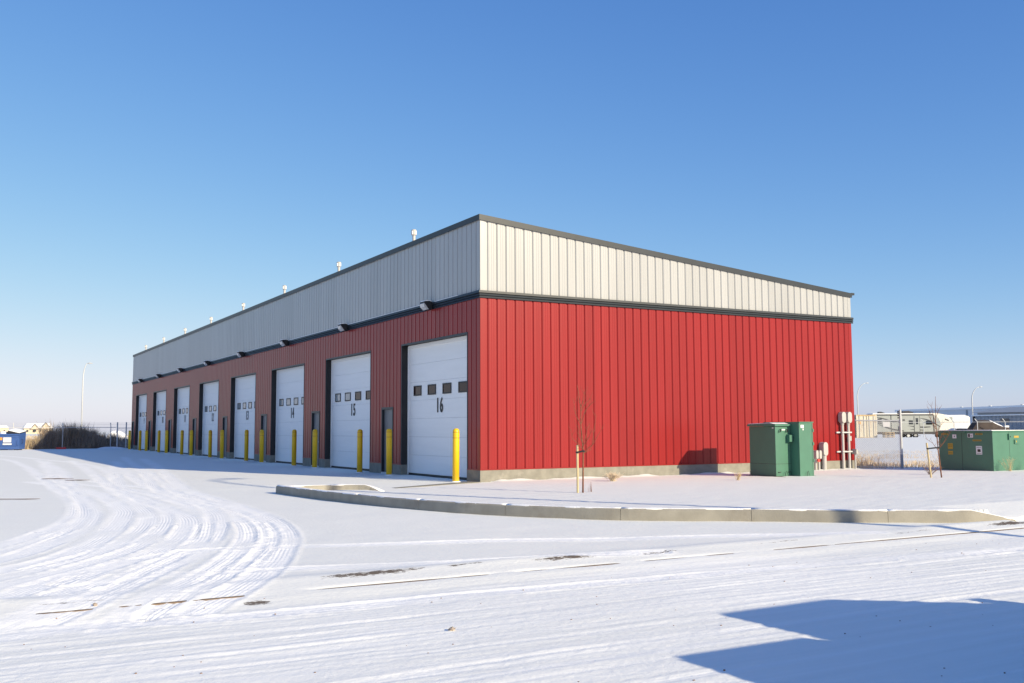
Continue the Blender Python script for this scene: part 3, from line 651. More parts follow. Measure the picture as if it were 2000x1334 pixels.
obj('door_seam', MB().box(X0+.86, X0+.868, YF-.003, YF-.001, zb+.07, zb+ht-.05), 'dark', t)
obj('handle', MB().box(X0+.80, X0+.84, YF-.05, YF-.001, zb+1.10, zb+1.30), 'green', t); obj('lock', MB().box(X0+.87, X0+.91, YF-.04, YF-.001, zb+1.18, zb+1.22), 'dark', t)
obj('recess_box', MB().box(X0+1.12, X0+1.38, YF-.03, YF-.001, zb+.96, zb+1.10), 'green', t); obj('recess_tag', MB().box(X0+1.18, X0+1.22, YF-.036, YF-.031, zb+1.01, zb+1.07), 'label_y', t)
obj('placard', MB().box(X0+1.13, X0+1.38, YF-.004, YF-.001, zb+1.16, zb+1.23), 'label_y', t)
def side_plate(yc, zc, wy, wz, m, mark=None):
    o = obj('placard', MB().box(X0-.005, X0-.001, yc-wy/2, yc+wy/2, zb+zc-wz/2, zb+zc+wz/2), m, t)
    if mark:
        q = MB()
        for (u0, u1, v0, v1) in mark: q.box(X0-.0065, X0-.0052, yc+(.5-u1)*wy, yc+(.5-u0)*wy, zb+zc+(v0-.5)*wz, zb+zc+(v1-.5)*wz)
        obj('placard_print', q, 'ink', o)
rows = [(.12, .30, .25, .75), (.36, .46, .25, .75), (.52, .66, .25, .75), (.72, .88, .25, .75)]
side_plate(YF+.48, 1.29, .26, .055, 'label_y', rows); side_plate(YB-.25, 1.29, .26, .055, 'label_y', rows)
side_plate(YF+.80, 1.24, .20, .13, 'label_w', [(.1, .45, .1, .9), (.55, .9, .55, .65), (.55, .9, .3, .4)]); side_plate(YB-.62, 1.21, .15, .13, 'label_w', [(.4, .6, .3, .7)])
side_plate(YF+.56, 1.08, .32, .05, 'label_y', [(.05, .95, .4, .6)])
side_plate(YF+.50, .76, .22, .28, 'label_w', [(.25, .75, .3, .62), (.1, .9, .78, .82), (.1, .9, .1, .14)]); side_plate(YB-.45, .88, .19, .19, 'label_y', [(.1, .9, .7, .75), (.1, .9, .45, .5)]); side_plate(YB-.45, .66, .18, .12, 'label_y', [(.1, .9, .4, .5)])

# ------------------------------------------------------------------ conduits on the end wall
def fitting(x, z0, z1, r, y=-.10):
    w_ = r*1.05
    pts = []
    for i in range(9): an = math.pi*i/8; pts.append((x+w_*math.cos(an), z1-w_+w_*math.sin(an)))
    for i in range(9): an = math.pi+math.pi*i/8; pts.append((x+w_*math.cos(an), z0+w_+w_*math.sin(an)))
    return MB().prism(pts, 'y', y-.10, -.013)
t = thing('conduit_rack', (14.66, -.1, 0), 'pair of tall pale conduits with rounded fittings clamped to the wall end', 'conduit')
for xx in (14.50, 14.80):
    obj('pipe', MB().lathe((xx, -.10, 0), [(.05, -.2), (.05, 1.72)], 14), 'pvc', t, smooth=False); obj('fitting', fitting(xx, 1.66, 2.06, .10), 'pvc', t, bevel=.012)
    obj('collar', MB().lathe((xx, -.10, 1.60), [(.06, 0), (.06, .09)], 14), 'pvc', t)
for zz in (.65, 1.33): obj('strut', MB().box(14.26, 15.02, -.055, -.013, zz-.025, zz+.025), 'galv', t); obj('strap', MB().box(14.42, 14.90, -.17, -.145, zz-.02, zz+.02), 'galv', t)
obj('junction_plate', MB().box(14.86, 14.93, -.12, -.04, 1.03, 1.20), 'pvc', t)
def short(x, r, z0, z1, label, redtag=False):
    t = thing('short_conduit', (x, -.14, 0), label, 'conduit')
    obj('pipe', MB().lathe((x, -.14, 0), [(r*.8, -.2), (r*.8, z0+.03)], 12), 'pvc', t); obj('fitting', fitting(x, z0, z1, r, -.14), 'pvc', t, bevel=.01)
    if redtag: obj('red_tag', MB().box(x-.02, x+.09, -.27, -.25, z0-.10, z0+.0), 'label_r', t)
short(13.08, .055, .42, .72, 'short thin conduit elbow with a red tag beside the thick one', True)
short(13.24, .055, .42, .72, 'short thin conduit elbow standing between red tag and thick conduit')
short(13.50, .105, .52, 1.0, 'thick stubby pale conduit elbow low on the red wall'); short(15.06, .04, .55, .74, 'tiny conduit stub at the very end of the red wall')

# ------------------------------------------------------------------ saplings with stakes
def cp_(base, u, v, q=0):   # offsets: u to the right as seen from the street, v up, q away
    r_ = Vector((.8686, -.4955, 0)); f_ = Vector((.4955, .8686, 0)); p = Vector(base)+r_*u+f_*q; return (p.x, p.y, p.z+v)
def sapling(base, trunk, branches, label, stake_u, stake_h, stake_label, stake_lean=0.0):
    t = thing('sapling', base, label, 'sapling')
    obj('trunk', MB().tube([cp_(base, u, v) for u, v in trunk], [.020-.0155*i/(len(trunk)-1) for i in range(len(trunk))], 7), 'bark', t, smooth=True)
    for bi, br in enumerate(branches):
        q = 0; rnd = random.Random(bi+3); dq = rnd.uniform(-.25, .25)
        pts = [cp_(base, u, v, dq*i/max(1, len(br)-1)) for i, (u, v) in enumerate(br)]
        b = MB(); b.tube(pts, [.0085-.006*i/(len(pts)-1) for i in range(len(pts))], 5)
        for i in range(1, len(br)):
            for s_ in (-1, 1):
                if rnd.random() < .75:
                    u, v = br[i]; fu = rnd.uniform(.2, .9); u0 = br[i-1][0]+(u-br[i-1][0])*fu; v0 = br[i-1][1]+(v-br[i-1][1])*fu
                    L = rnd.uniform(.08, .22); b.tube([cp_(base, u0, v0, dq*(i-1+fu)/len(br)), cp_(base, u0+s_*L*.35, v0+L*.6, dq), cp_(base, u0+s_*L*.5, v0+L*1.1, dq*1.2)], [.004, .003, .0018], 4)
        obj('branch', b, 'bark', t)
    sb = cp_(base, stake_u, 0)
    st = thing('tree_stake', (sb[0], sb[1], base[2]), stake_label, 'stake')
    obj('post', MB().tube([cp_(base, stake_u, -.15), cp_(base, stake_u+stake_lean, stake_h)], .026, 10), 'wood', st)
    h_ = stake_h-.16
    tu = np.interp(h_, [p[1] for p in trunk], [p[0] for p in trunk])
    obj('tie_strap', MB().tube([cp_(base, stake_u+stake_lean*.85-.035, h_, -.02), cp_(base, stake_u+stake_lean*.85, h_, -.04), cp_(base, tu, h_+.03, -.035), cp_(base, tu+.03, h_+.02, 0)], [.02, .022, .024, .018], 6), 'dark', st)
S8 = .00228
def conv(pl): return [((x-500)*S8, (990-y)*S8) for x, y in pl]
zt_ = gz(-.85, -6.5)-.01
sapling((-.87, -6.5, zt_), conv([(500,990),(503,800),(507,600),(500,500),(487,330),(488,170),(468,20),(455,-60)]),
    [conv(q) for q in ([(507,570),(450,510),(400,460),(385,370)], [(507,600),(600,520),(650,430),(715,320)], [(600,520),(615,380),(640,230)], [(500,540),(540,430),(560,340)], [(490,330),(440,240),(425,150),(410,70)], [(490,320),(530,190),(580,130),(630,95)], [(488,170),(510,90),(530,-20)], [(515,600),(560,580),(592,568)], [(500,500),(465,430),(460,330)], [(488,200),(540,110),(590,70)], [(503,540),(570,440),(580,380)])],
    'leafless reddish sapling in the snow bed before the red wall', -.115, 1.06, 'pale round wooden stake tied to the sapling before the red wall')
S5 = 28.0/1932/5.56
def conv2(pl): return [((x-1015)*S5, (1165-y)*S5) for x, y in pl]
zt2 = gz(11.1, -6.6)-.01
sapling((11.12, -6.62, zt2), conv2([(1015,1165),(1000,980),(990,860),(985,720),(975,560),(980,430),(985,290)]),
    [conv2(q) for q in ([(990,860),(1040,790),(1080,720),(1110,680)], [(988,800),(1030,700),(1060,640)], [(990,860),(1030,820),(1100,750)], [(980,600),(960,470),(955,360)], [(978,520),(1000,450),(1018,400)], [(972,620),(920,560),(880,405)], [(972,640),(930,560),(905,500)], [(985,700),(1010,620),(1080,560)], [(990,870),(930,790),(850,740)], [(985,760),(960,640),(930,590)])],
    'leafless orange-barked sapling in front of the wide switchgear box', -.28, .98, 'leaning pale wooden stake tied to the sapling by the switchgear box', -.10)

# ------------------------------------------------------------------ dry plants in the bed
def tuft(name, x, y, n_, h, spread, m, label, cat='shrub', rad=.0035, curl=.3, seed=1, sub=True):
    rnd = random.Random(seed); z = gz(x, y)-.01; b = MB()
    for i in range(n_):
        an = rnd.uniform(0, 6.283); hh = h*rnd.uniform(.45, 1); sp = spread*rnd.uniform(.2, 1)
        p0 = Vector((x+rnd.gauss(0, .03), y+rnd.gauss(0, .03), z)); p2 = p0+Vector((math.cos(an)*sp, math.sin(an)*sp, hh)); p1 = p0.lerp(p2, .5)+Vector((0, 0, hh*curl*.5))
        b.tube([p0, p1, p2], [rad, rad*.8, rad*.4], 4)
        if sub:
            for k in range(3):
                q = p1.lerp(p2, rnd.uniform(0, .9)); b.tube([q, q+Vector((rnd.gauss(0, .05), rnd.gauss(0, .05), rnd.uniform(.02, .10)))], [rad*.6, rad*.3], 3)
    return top(name, b, m, (x, y, z), label=label, cat=cat)
tuft('dry_shrub', 12.75, -5.0, 46, .36, .42, 'twig', 'low reddish leafless shrub left of the fence post', seed=2)
tuft('tumbleweed', 3.0, -2.2, 130, .20, .26, 'strawpale', 'pale dried tumbleweed lying near the concrete footing', 'tumbleweed', .004, .9, 3)
tuft('grass_tuft', 5.9, -4.1, 26, .20, .10, 'straw', 'small straw tuft in snow left of the tall cabinet', 'grass tuft', .004, .2, 4)
tuft('dry_weed', 16.7, -4.95, 26, .48, .30, 'straw', 'thin dry weed against the lit face of the switchgear box', 'weed', .003, .2, 5)
tuft('dry_weed', 17.8, -5.05, 26, .42, .30, 'straw', 'thin dry weed low at the right picture edge', 'weed', .003, .2, 6)
tuft('grass_tuft', -.55, -6.35, 7, .24, .02, 'bark', 'short upright shoots at the foot of the red wall sapling', 'grass tuft', .004, .1, 8, False)
# clods of snow and soil on the street
for i, (x, y, s_) in enumerate([(-9.72, -17.9, .028), (-12.0, -15.5, .02)]):
    rnd = random.Random(i); b = MB(); z = gz(x, y)
    b.lathe((x, y, z), [(s_*.6, -.02), (s_, .01), (s_*.9, s_*.6), (s_*.4, s_*.9), (.005, s_)], 9)
    b.v = [(p[0]+rnd.gauss(0, s_*.15), p[1]+rnd.gauss(0, s_*.15), p[2]+rnd.gauss(0, s_*.1)) for p in b.v]
    top('soil_clod', b, 'clod', (x, y, z), label=['brown clod lying alone on the street snow', 'small brown clod near the left end of the gutter'][i], cat='clod')
b = MB()                                        # crumbs of grit on the street
for i in range(150):
    x = RNG.uniform(-13, 2); y = RNG.uniform(-21.5, -15.8); s_ = RNG.uniform(.003, .007); z = gz(x, y)
    b.box(x-s_, x+s_, y-s_*.8, y+s_*.8, z-.003, z+s_*.8)
top('street_grit', b, 'twig', (-6, -18, 0), label='brown grit crumbs scattered over the street snow', cat='grit', kind='stuff')
# bare strips where the lot shows through
for i, (x, y, lx, ly, rz) in enumerate([(-12.1, -.05, .85, .06, -.5), (-10.1, 9.6, .5, .16, -.5), (-9.65, 8.2, .35, .12, -.4)]):
    b = MB(); n_ = 26; ring = [(x+math.cos(rz)*lx*math.cos(a)*(1+.15*math.sin(3*a+i))-math.sin(rz)*ly*math.sin(a), y+math.sin(rz)*lx*math.cos(a)+math.cos(rz)*ly*math.sin(a)*(1+.3*math.sin(5*a)), gz(x, y)+.012) for a in np.linspace(0, 2*math.pi, n_, endpoint=False)]
    b.loops([ring, [(p[0], p[1], p[2]+.003) for p in ring]])
    o = obj('bare_patch', b, 'twig', kind='structure')
# concrete apron edge by the first door
o = obj('apron', MB().loops([[(-3.1, -1.25, -.1), (-.02, -.10, -.1), (-.02, .5, -.1), (-3.1, -.9, -.1)], [(-3.1, -1.25, .006), (-.02, -.10, .022), (-.02, .5, .02), (-3.1, -.9, .0)]]), 'conc', kind='structure')

# ------------------------------------------------------------------ chain-link panel at the building's right end
def chain(b, p, q, z0, z1, pitch, r):
    p = Vector((p[0], p[1], 0)); q = Vector((q[0], q[1], 0)); L = (q-p).length; u = (q-p)/L; hgt = z1-z0; nrm = Vector((u.y, -u.x, 0))
    for sgn in (1, -1):
        k = -hgt
        while k < L+hgt:
            a0 = max(0, k) if sgn == 1 else max(0, k); t0, t1 = k, k+hgt
            lo = max(0, -k)/hgt if k < 0 else 0.0; hi = 1.0 if t1 <= L else (L-k)/hgt
            if hi > lo+.01:
                za, zc = (z0+hgt*lo, z0+hgt*hi) if sgn == 1 else (z1-hgt*lo, z1-hgt*hi)
                A = p+u*(k+hgt*lo)+nrm*(r*sgn); B = p+u*(k+hgt*hi)+nrm*(r*sgn)
                b.tube([(A.x, A.y, za), (B.x, B.y, zc)], r, 3, False)
            k += pitch
    return b
P0, P1 = (15.30, .02), (16.42, -1.03)
zg = gz(16.4, -1)
t = thing('chain_link_panel', (16.42, -1.03, zg), 'chain-link fence panel with pale end post beside the building corner', 'fence')
obj('mesh', chain(MB(), P0, P1, zg+.06, zg+1.70, .062, .0042), 'galv', t, kind='stuff')
obj('end_post', MB().lathe((P1[0], P1[1], zg), [(.043, -.3), (.043, 2.06), (.03, 2.09), (.005, 2.10)], 14), 'galv', t)
obj('post_sleeve', MB().lathe((P1[0], P1[1], zg), [(.050, -.1), (.050, .5)], 14), 'bluegrey', t)
obj('top_rail', MB().tube([(P0[0], P0[1], zg+1.72), (P1[0], P1[1], zg+1.70)], .024, 8), 'galv', t); obj('bottom_rail', MB().tube([(P0[0], P0[1], zg+.05), (P1[0], P1[1], zg+.05)], .014, 6), 'galv', t)
for zz in (.55, .9, 1.25, 1.6): obj('clamp', MB().lathe((P1[0], P1[1], zg+zz), [(.052, 0), (.052, .03)], 12), 'galv', t)
for zz in (1.78, 1.86, 1.94, 2.0): obj('barb_insulator', MB().box(P1[0]-.09, P1[0]-.03, P1[1]-.01, P1[1]+.05, zg+zz, zg+zz+.04), 'dark', t)
obj('sign_plate', MB().loops([[(15.98+i, -.63-j, z_) for i, j, z_ in ((0, 0, zg+1.48), (.17, .16, zg+1.48), (.17, .16, zg+1.66), (0, 0, zg+1.66))], [(15.97+i, -.645-j, z_) for i, j, z_ in ((0, 0, zg+1.48), (.17, .16, zg+1.48), (.17, .16, zg+1.66), (0, 0, zg+1.66))]]), 'label_w', t)

# ------------------------------------------------------------------ dry grass behind
def blades(name, m, n_, area, hgt, label, cat, wfac=.012, dens=None, seed=5, clump=.8):
    rg = np.random.default_rng(seed); V = []; F = []
    for i in range(n_):
        for _ in range(40):
            x = rg.uniform(area[0], area[1]); y = rg.uniform(area[2], area[3])
            if dens is None: break
            if rg.random() < dens(x, y): break
        else: continue
        hh = hgt(x, y)*rg.uniform(.35, 1); an = rg.uniform(0, 6.28); le = hh*rg.uniform(.05, .5); w_ = hh*wfac*rg.uniform(.6, 1.4)+.003
        z = ZFIELD(x, y)-.02; dx, dy = math.cos(an)*le, math.sin(an)*le; a2 = rg.uniform(0, 3.14); wx, wy = math.cos(a2)*w_, math.sin(a2)*w_
        k = len(V); V += [(x-wx, y-wy, z), (x+wx, y+wy, z), (x+dx*.5+wx*.7, y+dy*.5+wy*.7, z+hh*.6), (x+dx*.5-wx*.7, y+dy*.5-wy*.7, z+hh*.6), (x+dx, y+dy, z+hh)]
        F += [(k, k+1, k+2, k+3), (k+3, k+2, k+4)]
    b = MB(); b.v = V; b.f = F
    return top(name, b, m, ((area[0]+area[1])/2, (area[2]+area[3])/2, 0), label=label, cat=cat, kind='stuff')
def ZFIELD(x, y):
    if -40 < x < 45 and -50 < y < 82: return 0.0
    far = max(-40-x, x-45, -50-y, y-82); f_ = min(1, far/40); xa = np.array([[x]]); ya = np.array([[y]])
    return float(f_*(1.2*vnoise(xa*.012, ya*.012, 40)+.25*vnoise(xa*.07, ya*.07, 41))[0, 0]-.3*min(1, far/200))
def nz2(x, y, s_, seed): return float(vnoise(np.array([x*s_+100]), np.array([y*s_+100]), seed)[0])
dn = lambda x, y: max(0, min(1, (nz2(x, y, .35, 60)+nz2(x, y, 1.2, 62)*.6+.18)*3))*math.exp(-max(0, (x-18)/9))
blades('dry_grass', 'straw', 15000, (15.6, 40, -1.0, 20), lambda x, y: .15+.40*math.exp(-((x-16.6)**2+(y-1.6)**2)/2.5), 'tan dry grass in snow behind the chain-link panel', 'dry grass', .02, dn, 5)
blades('dry_weeds', 'straw', 600, (15.4, 17.2, .2, 2.2), lambda x, y: .60, 'taller tan weeds tangled at the foot of the chain-link panel', 'weeds', .010, None, 9)

# ------------------------------------------------------------------ left background: fence, brush, dumpster
FY = 67.0
t = thing('yard_fence', (-6.0, FY, 0), 'chain-link yard fence with barbed wire behind the blue dumpster', 'fence')
posts = [-16.2, -12.3, -8.30, -4.55, -.75]
for xx in posts: obj('post', MB().tube([(xx, FY, -.2), (xx, FY, 1.85), (xx-.02, FY+.12, 2.2)], .035, 7), 'galv', t)
obj('top_rail', MB().tube([(-16.2, FY, 1.78), (-.3, FY, 1.80)], .028, 6), 'galv', t)
for zz in (1.92, 2.05, 2.18): obj('barbed_wire', MB().tube([(-16.2, FY+.08, zz), (1.0, FY+.08, zz)], .008, 4), 'galv', t)
obj('mesh', chain(MB(), (-16.2, FY), (-.3, FY), .03, 1.77, .11, .0022), 'galv', t, kind='stuff')
t = thing('fence_gate', (.3, FY-.6, 0), 'dark gate posts with blue mesh between fence and building end', 'gate')
for xx, hh in ((-.30, 2.25), (.42, 2.25), (.98, 2.1)): obj('gate_post', MB().tube([(xx, FY-.6, -.2), (xx, FY-.6, hh)], .055, 8), 'galv', t)
obj('rail', MB().tube([(-.3, FY-.6, 1.75), (1.6, FY-.6, 1.75)], .03, 6), 'galv', t); obj('mesh', chain(MB(), (-.25, FY-.6), (1.6, FY-.6), .05, 1.72, .09, .004), 'galv', t, kind='stuff')
def bh(x, y):
    v = .75+.45*nz2(x, y, .5, 70)
    v += 1.55*math.exp(-((x+3.4)/1.5)**2)+1.0*math.exp(-((x+5.4)/.8)**2)+.65*math.exp(-((x+.8)/1.4)**2)+.5*math.exp(-((x+9)/1.5)**2)+.4*math.exp(-((x+12)/1.5)**2)
    return max(.25, v)*(.85+.9*nz2(x, y, 1.6, 72))
blades('dry_brush', 'weed', 26000, (-6.9, 1.2, FY+.2, FY+5.0), bh, 'brown tangled dry brush behind the fence in the building shade', 'brush', .010, lambda x, y: max(.12, min(1, 2.2*(nz2(x, y, .55, 74)+.45))), 21)
blades('straw_bank', 'straw', 17000, (-17, -6.0, FY+.3, FY+7), lambda x, y: 1.0+.5*nz2(x, y, .5, 75), 'sunlit straw-coloured weeds behind the blue dumpster', 'dry grass', .014, None, 23)  # dry weeds; the brush's sunlit side is put into their tan colour
blades('far_grass', 'straw', 9000, (-60, 60, 84, 190), lambda x, y: .55, 'distant strip of tan grass beyond the fence', 'dry grass', .05, lambda x, y: max(0, min(1, 3*(nz2(x, y, .05, 77)+.2))), 25)
def mound(name, x, y, rx, ry, h_, label, seed):
    rings = []; rnd = random.Random(seed)
    ph = [rnd.uniform(0, 6) for _ in range(4)]
    for k in range(7):
        f_ = k/6; rr = math.cos(f_*math.pi/2*.98); zz = math.sin(f_*math.pi/2)*h_
        rings.append([(x+rx*rr*math.cos(a)*(1+.12*math.sin(3*a+ph[0])+.07*math.sin(7*a+ph[1]+f_*3)), y+ry*rr*math.sin(a)*(1+.1*math.sin(4*a+ph[2])), zz*(1+.15*math.sin(2*a+ph[3]))-.1) for a in np.linspace(0, 2*math.pi, 22, endpoint=False)])
    return top(name, MB().loops(rings), 'snowcap', (x, y, 0), smooth=True, label=label, cat='snow mound')
mound('snow_mound', -1.9, 71.5, 1.3, 1.2, 1.25, 'snowy heap between the dark bushes behind the fence', 1); mound('snow_mound', 3.2, 92, 1.5, 1.3, 1.45, 'white pile beyond the fence near the building end', 2)
mound('snow_mound', -5.6, 69.6, 1.3, .9, 1.0, 'low drift in front of the brush near the shade edge', 3); mound('snow_mound', -.9, 66.3, 1.2, .4, .22, 'lumpy low drift at the foot of the gate', 4)
# red thing lying in the snow
t = top('red_sled', MB().box(-5.12, -4.35, 65.8, 66.3, .0, .16), 'label_r', (-4.7, 66, 0), bevel=.03, label='flat red object lying in snow at the fence foot', cat='debris')
# dumpster
t = thing('dumpster', (-8.55, 64.9, 0), 'blue steel dumpster with open black lid and white placards', 'dumpster', rz=-.40); t.scale = (.92, .92, 1.0)
def L(name, mb, m, par=None, **k): return obj(name, mb, m, par or t, local=True, **k)
L('bin', MB().loops([[(-.92, -.72, .06), (.92, -.72, .06), (.92, .72, .06), (-.92, .72, .06)], [(-.93, -.75, .35), (.93, -.75, .35), (.93, .75, .35), (-.93, .75, .35)], [(-.96, -.80, 1.30), (.96, -.80, 1.30), (.96, .78, 1.42), (-.96, .78, 1.42)]]), 'blue', bevel=.01)
L('rim', MB().box(-1.0, 1.0, -.86, -.76, 1.20, 1.30), 'blue', bevel=.01); L('rib', MB().box(-.95, .95, -.82, -.76, 1.02, 1.09), 'blue'); L('rib', MB().box(-.9, .9, -.80, -.74, .34, .38), 'blue')
for sx in (-1, 1):
    L('fork_pocket', MB().box(sx*.86-.05, sx*.86+.05, -.83, -.6, .40, .80), 'blue'); L('side_bracket', MB().tube([(sx*.94, -.2, .55), (sx*1.06, -.2, .55), (sx*1.06, -.2, .85), (sx*.94, -.2, .85)], .02, 5), 'dark')
    L('skid', MB().box(sx*.6-.1, sx*.6+.1, -.7, .7, -.02, .06), 'dark')
L('lid', MB().loops([[(.0, -.82, 1.34), (.98, -.82, 1.31), (.98, .8, 1.44), (.0, .8, 1.66)], [(.0, -.82, 1.56), (.98, -.82, 1.35), (.98, .8, 1.50), (.0, .8, 1.70)]]), 'dark'); L('lid_snow', MB().loops([[(.02, -.80, 1.575), (.96, -.80, 1.365), (.96, .78, 1.515), (.02, .78, 1.715)], [(.04, -.78, 1.61), (.94, -.78, 1.40), (.94, .76, 1.55), (.04, .76, 1.75)]]), 'snowcap')
L('lid', MB().box(-.98, -.03, -.5, .8, 1.43, 1.47), 'dark')
L('rubbish_bags', MB().lathe((-.5, -.3, 1.25), [(.35, 0), (.38, .12), (.28, .22), (.05, .26)], 10), 'snowcap', smooth=True)
L('placard', MB().box(-.78, -.44, -.815, -.79, .80, 1.03), 'label_o'); L('placard', MB().box(-.36, .30, -.815, -.79, .62, 1.05), 'label_w'); L('placard', MB().box(-.40, .34, -.80, -.775, .42, .54), 'label_w')
# far houses on the left
def house(name, x, y, wd, dp, zb_, eave, ridge, gables, label):
    t = thing(name, (x, y, zb_), label, 'house', 'houses on the far horizon')
    obj('wall', MB().box(x-wd/2, x+wd/2, y, y+dp, zb_-3, zb_+eave), 'plaster', t)
    obj('roof', MB().loops([[(x-wd/2-.6, y-.6, zb_+eave), (x+wd/2+.6, y-.6, zb_+eave), (x+wd/2-1, y+dp/2, zb_+ridge), (x-wd/2+2, y+dp/2, zb_+ridge)], [(x-wd/2-.6, y+dp+.6, zb_+eave), (x+wd/2+.6, y+dp+.6, zb_+eave), (x+wd/2-1, y+dp/2+.1, zb_+ridge+.1), (x-wd/2+2, y+dp/2+.1, zb_+ridge+.1)]]), 'snowcap', t)
    for gx, gw, gh in gables:
        g_ = obj('gable', MB().prism([(x+gx-gw/2, zb_+eave-.5), (x+gx+gw/2, zb_+eave-.5), (x+gx, zb_+eave+gh)], 'y', y-1.2, y+.2), 'plaster', t)
        obj('gable_roof', MB().prism([(x+gx-gw/2-.5, zb_+eave-.5), (x+gx, zb_+eave+gh+.55), (x+gx+gw/2+.5, zb_+eave-.5), (x+gx+gw/2, zb_+eave-.55), (x+gx, zb_+eave+gh), (x+gx-gw/2, zb_+eave-.55)], 'y', y-1.6, y+3), 'shingle', g_)
        obj('window', MB().box(x+gx-.8, x+gx+.8, y-1.27, y-1.201, zb_+eave-2.2, zb_+eave-.8), 'glass', t)
    for k in range(4): obj('window', MB().box(x-wd/2+1.5+k*wd/4.4, x-wd/2+2.7+k*wd/4.4, y-.07, y-.001, zb_+1.0, zb_+2.4), 'glass', t)
house('far_house', 40.0, 700, 17, 12, 0, 3.4, 6.6, [(-2, 5, 2.4), (4.5, 6, 3.4)], 'largest snow-roofed tan house on the left horizon behind the dumpster')
house('far_house', 22.5, 860, 16, 10, 0, 4.2, 6.0, [(-3, 4, 1.5)], 'smaller pale house on the left horizon above the dumpster bags')
# ------------------------------------------------------------------ street lamps
def lamp(x, y, h_, reach, dirx, diry, label, r0=.09, bend=.72, z=0.0):
    t = thing('street_lamp', (x, y, z), label, 'street lamp')
    pts = [(x, y, z-.3), (x, y, z+h_*bend)]
    for i in range(1, 9):
        a = math.pi/2*i/8*.93; pts.append((x+dirx*reach*.85*(1-math.cos(a)), y+diry*reach*.85*(1-math.cos(a)), z+h_*bend+h_*(1-bend)*math.sin(a)))
    e = pts[-1]; n_ = len(pts)
    obj('pole', MB().tube(pts, [r0*(1-.6*i/(n_-1)) for i in range(n_)], 8), 'galv', t, smooth=True)
    obj('lamp_head', MB().tube([e, (e[0]+dirx*.35, e[1]+diry*.35, e[2]+.02), (e[0]+dirx*.8, e[1]+diry*.8, e[2]+.01)], [.06, .13, .05], 8), 'galv', t)
lamp(4.3, 134.5, 11.55, .75, .86, -.5, 'tall curved street lamp beyond the left fence', .11, .78)
lamp(168.8, 133.6, 11.7, 2.6, .86, -.5, 'curved street lamp just right of the building end', .14, .72); lamp(180.9, 112.9, 10.2, 2.2, .86, -.5, 'curved street lamp in front of the white warehouse', .14, .72)
lamp(3.9, -26.2, 13.6, 3.2, 1, .1, 'street lamp outside the view whose thin shadow crosses the bed', .11, .58)
# ------------------------------------------------------------------ right background
def wh_():
    A = Vector((268, 130, 0)); B = Vector((314, 240.7, 0)); u = (B-A).normalized(); n_ = Vector((u.y, -u.x, 0)); Z0, Z1 = -2, 7.6
    t = thing('warehouse', (290, 185, 0), 'long low white warehouse with snowy roof edge on the right horizon', 'building')
    P = [A, B, B+n_*60, A+n_*60]
    obj('wall', MB().loops([[(p.x, p.y, Z0) for p in P], [(p.x, p.y, Z1) for p in P]]), 'whitewall', t)
    Q = [A-n_*.6-u*.6, B-n_*.6+u*.6, B+n_*60+u, A+n_*60-u]
    obj('roof', MB().loops([[(p.x, p.y, Z1+.02) for p in Q], [(p.x, p.y, Z1+.75) for p in Q]]), 'snowcap', t)
    for k in range(1, 5):
        p = A+u*(24*k); obj('downpipe', MB().box(p.x-.3, p.x-.05, p.y-.2, p.y+.2, Z0, Z1-.2), 'bluegrey', t)
    for k in range(6):
        p = A+u*(18*k+8)+n_*14; obj('roof_unit', MB().box(p.x-.4, p.x+.4, p.y-.4, p.y+.4, Z1+.7, Z1+1.5), 'galv', t)
wh_()
t = thing('storage_shed', (121, 62, 0), 'blue-grey ribbed shed behind the covered boat', 'building')
A = Vector((122.6, 71.2, 0)); B = Vector((117.5, 52.0, 0)); u = (B-A).normalized(); n_ = Vector((-u.y, u.x, 0))
b = MB(); Ld = (B-A).length; k = 0.0; pr = []
while k < Ld:
    for a, dd in ((0, 0), (.35, 0), (.45, -.08), (.6, -.08), (.7, 0)): pr.append((k+a, dd))
    k += .8
obj('wall', MB().loops([[tuple(A+u*s_+n_*(-dd)+Vector((0, 0, zz))) for s_, dd in pr]+[tuple(A+u*Ld+n_*8+Vector((0, 0, zz))), tuple(A+n_*8+Vector((0, 0, zz)))] for zz in (-1, 3.12)]), 'bluegrey', t)
obj('roof', MB().loops([[tuple(p+Vector((0, 0, zz))) for p in (A-u*.3-n_*.3, B+u*.3-n_*.3, B+u*.3+n_*8, A-u*.3+n_*8)] for zz in (3.14, 3.30)]), 'snowcap', t)
obj('corner_trim', MB().box(A.x-.22, A.x-.02, A.y-.05, A.y+.15, -.5, 3.12), 'tarp', t)
for f_, w_ in ((.28, 1.6), (.62, 1.0)):
    p = A+u*Ld*f_-n_*.12; q = p+u*w_; obj('sign_panel', MB().loops([[(p.x, p.y, 2.2), (q.x, q.y, 2.2), (q.x, q.y, 2.7), (p.x, p.y, 2.7)], [(p.x-.05, p.y, 2.2), (q.x-.05, q.y, 2.2), (q.x-.05, q.y, 2.7), (p.x-.05, p.y, 2.7)]]), 'rvdark', t)
t = thing('metal_shed', (168, 80, 0), 'low blue metal roof rising behind the blue-grey shed', 'building')
obj('wall', MB().box(160, 182, 70, 97, -1, 4.2), 'bluegrey', t); obj('roof', MB().loops([[(159, 69, 4.22), (183, 69, 4.22), (183, 98, 4.22), (159, 98, 4.22)], [(170, 70, 5.4), (172, 70, 5.4), (172, 97, 5.4), (170, 97, 5.4)]]), 'bluegrey', t); obj('roof_unit', MB().box(165, 167, 74, 76, 4.9, 6.1), 'galv', t)

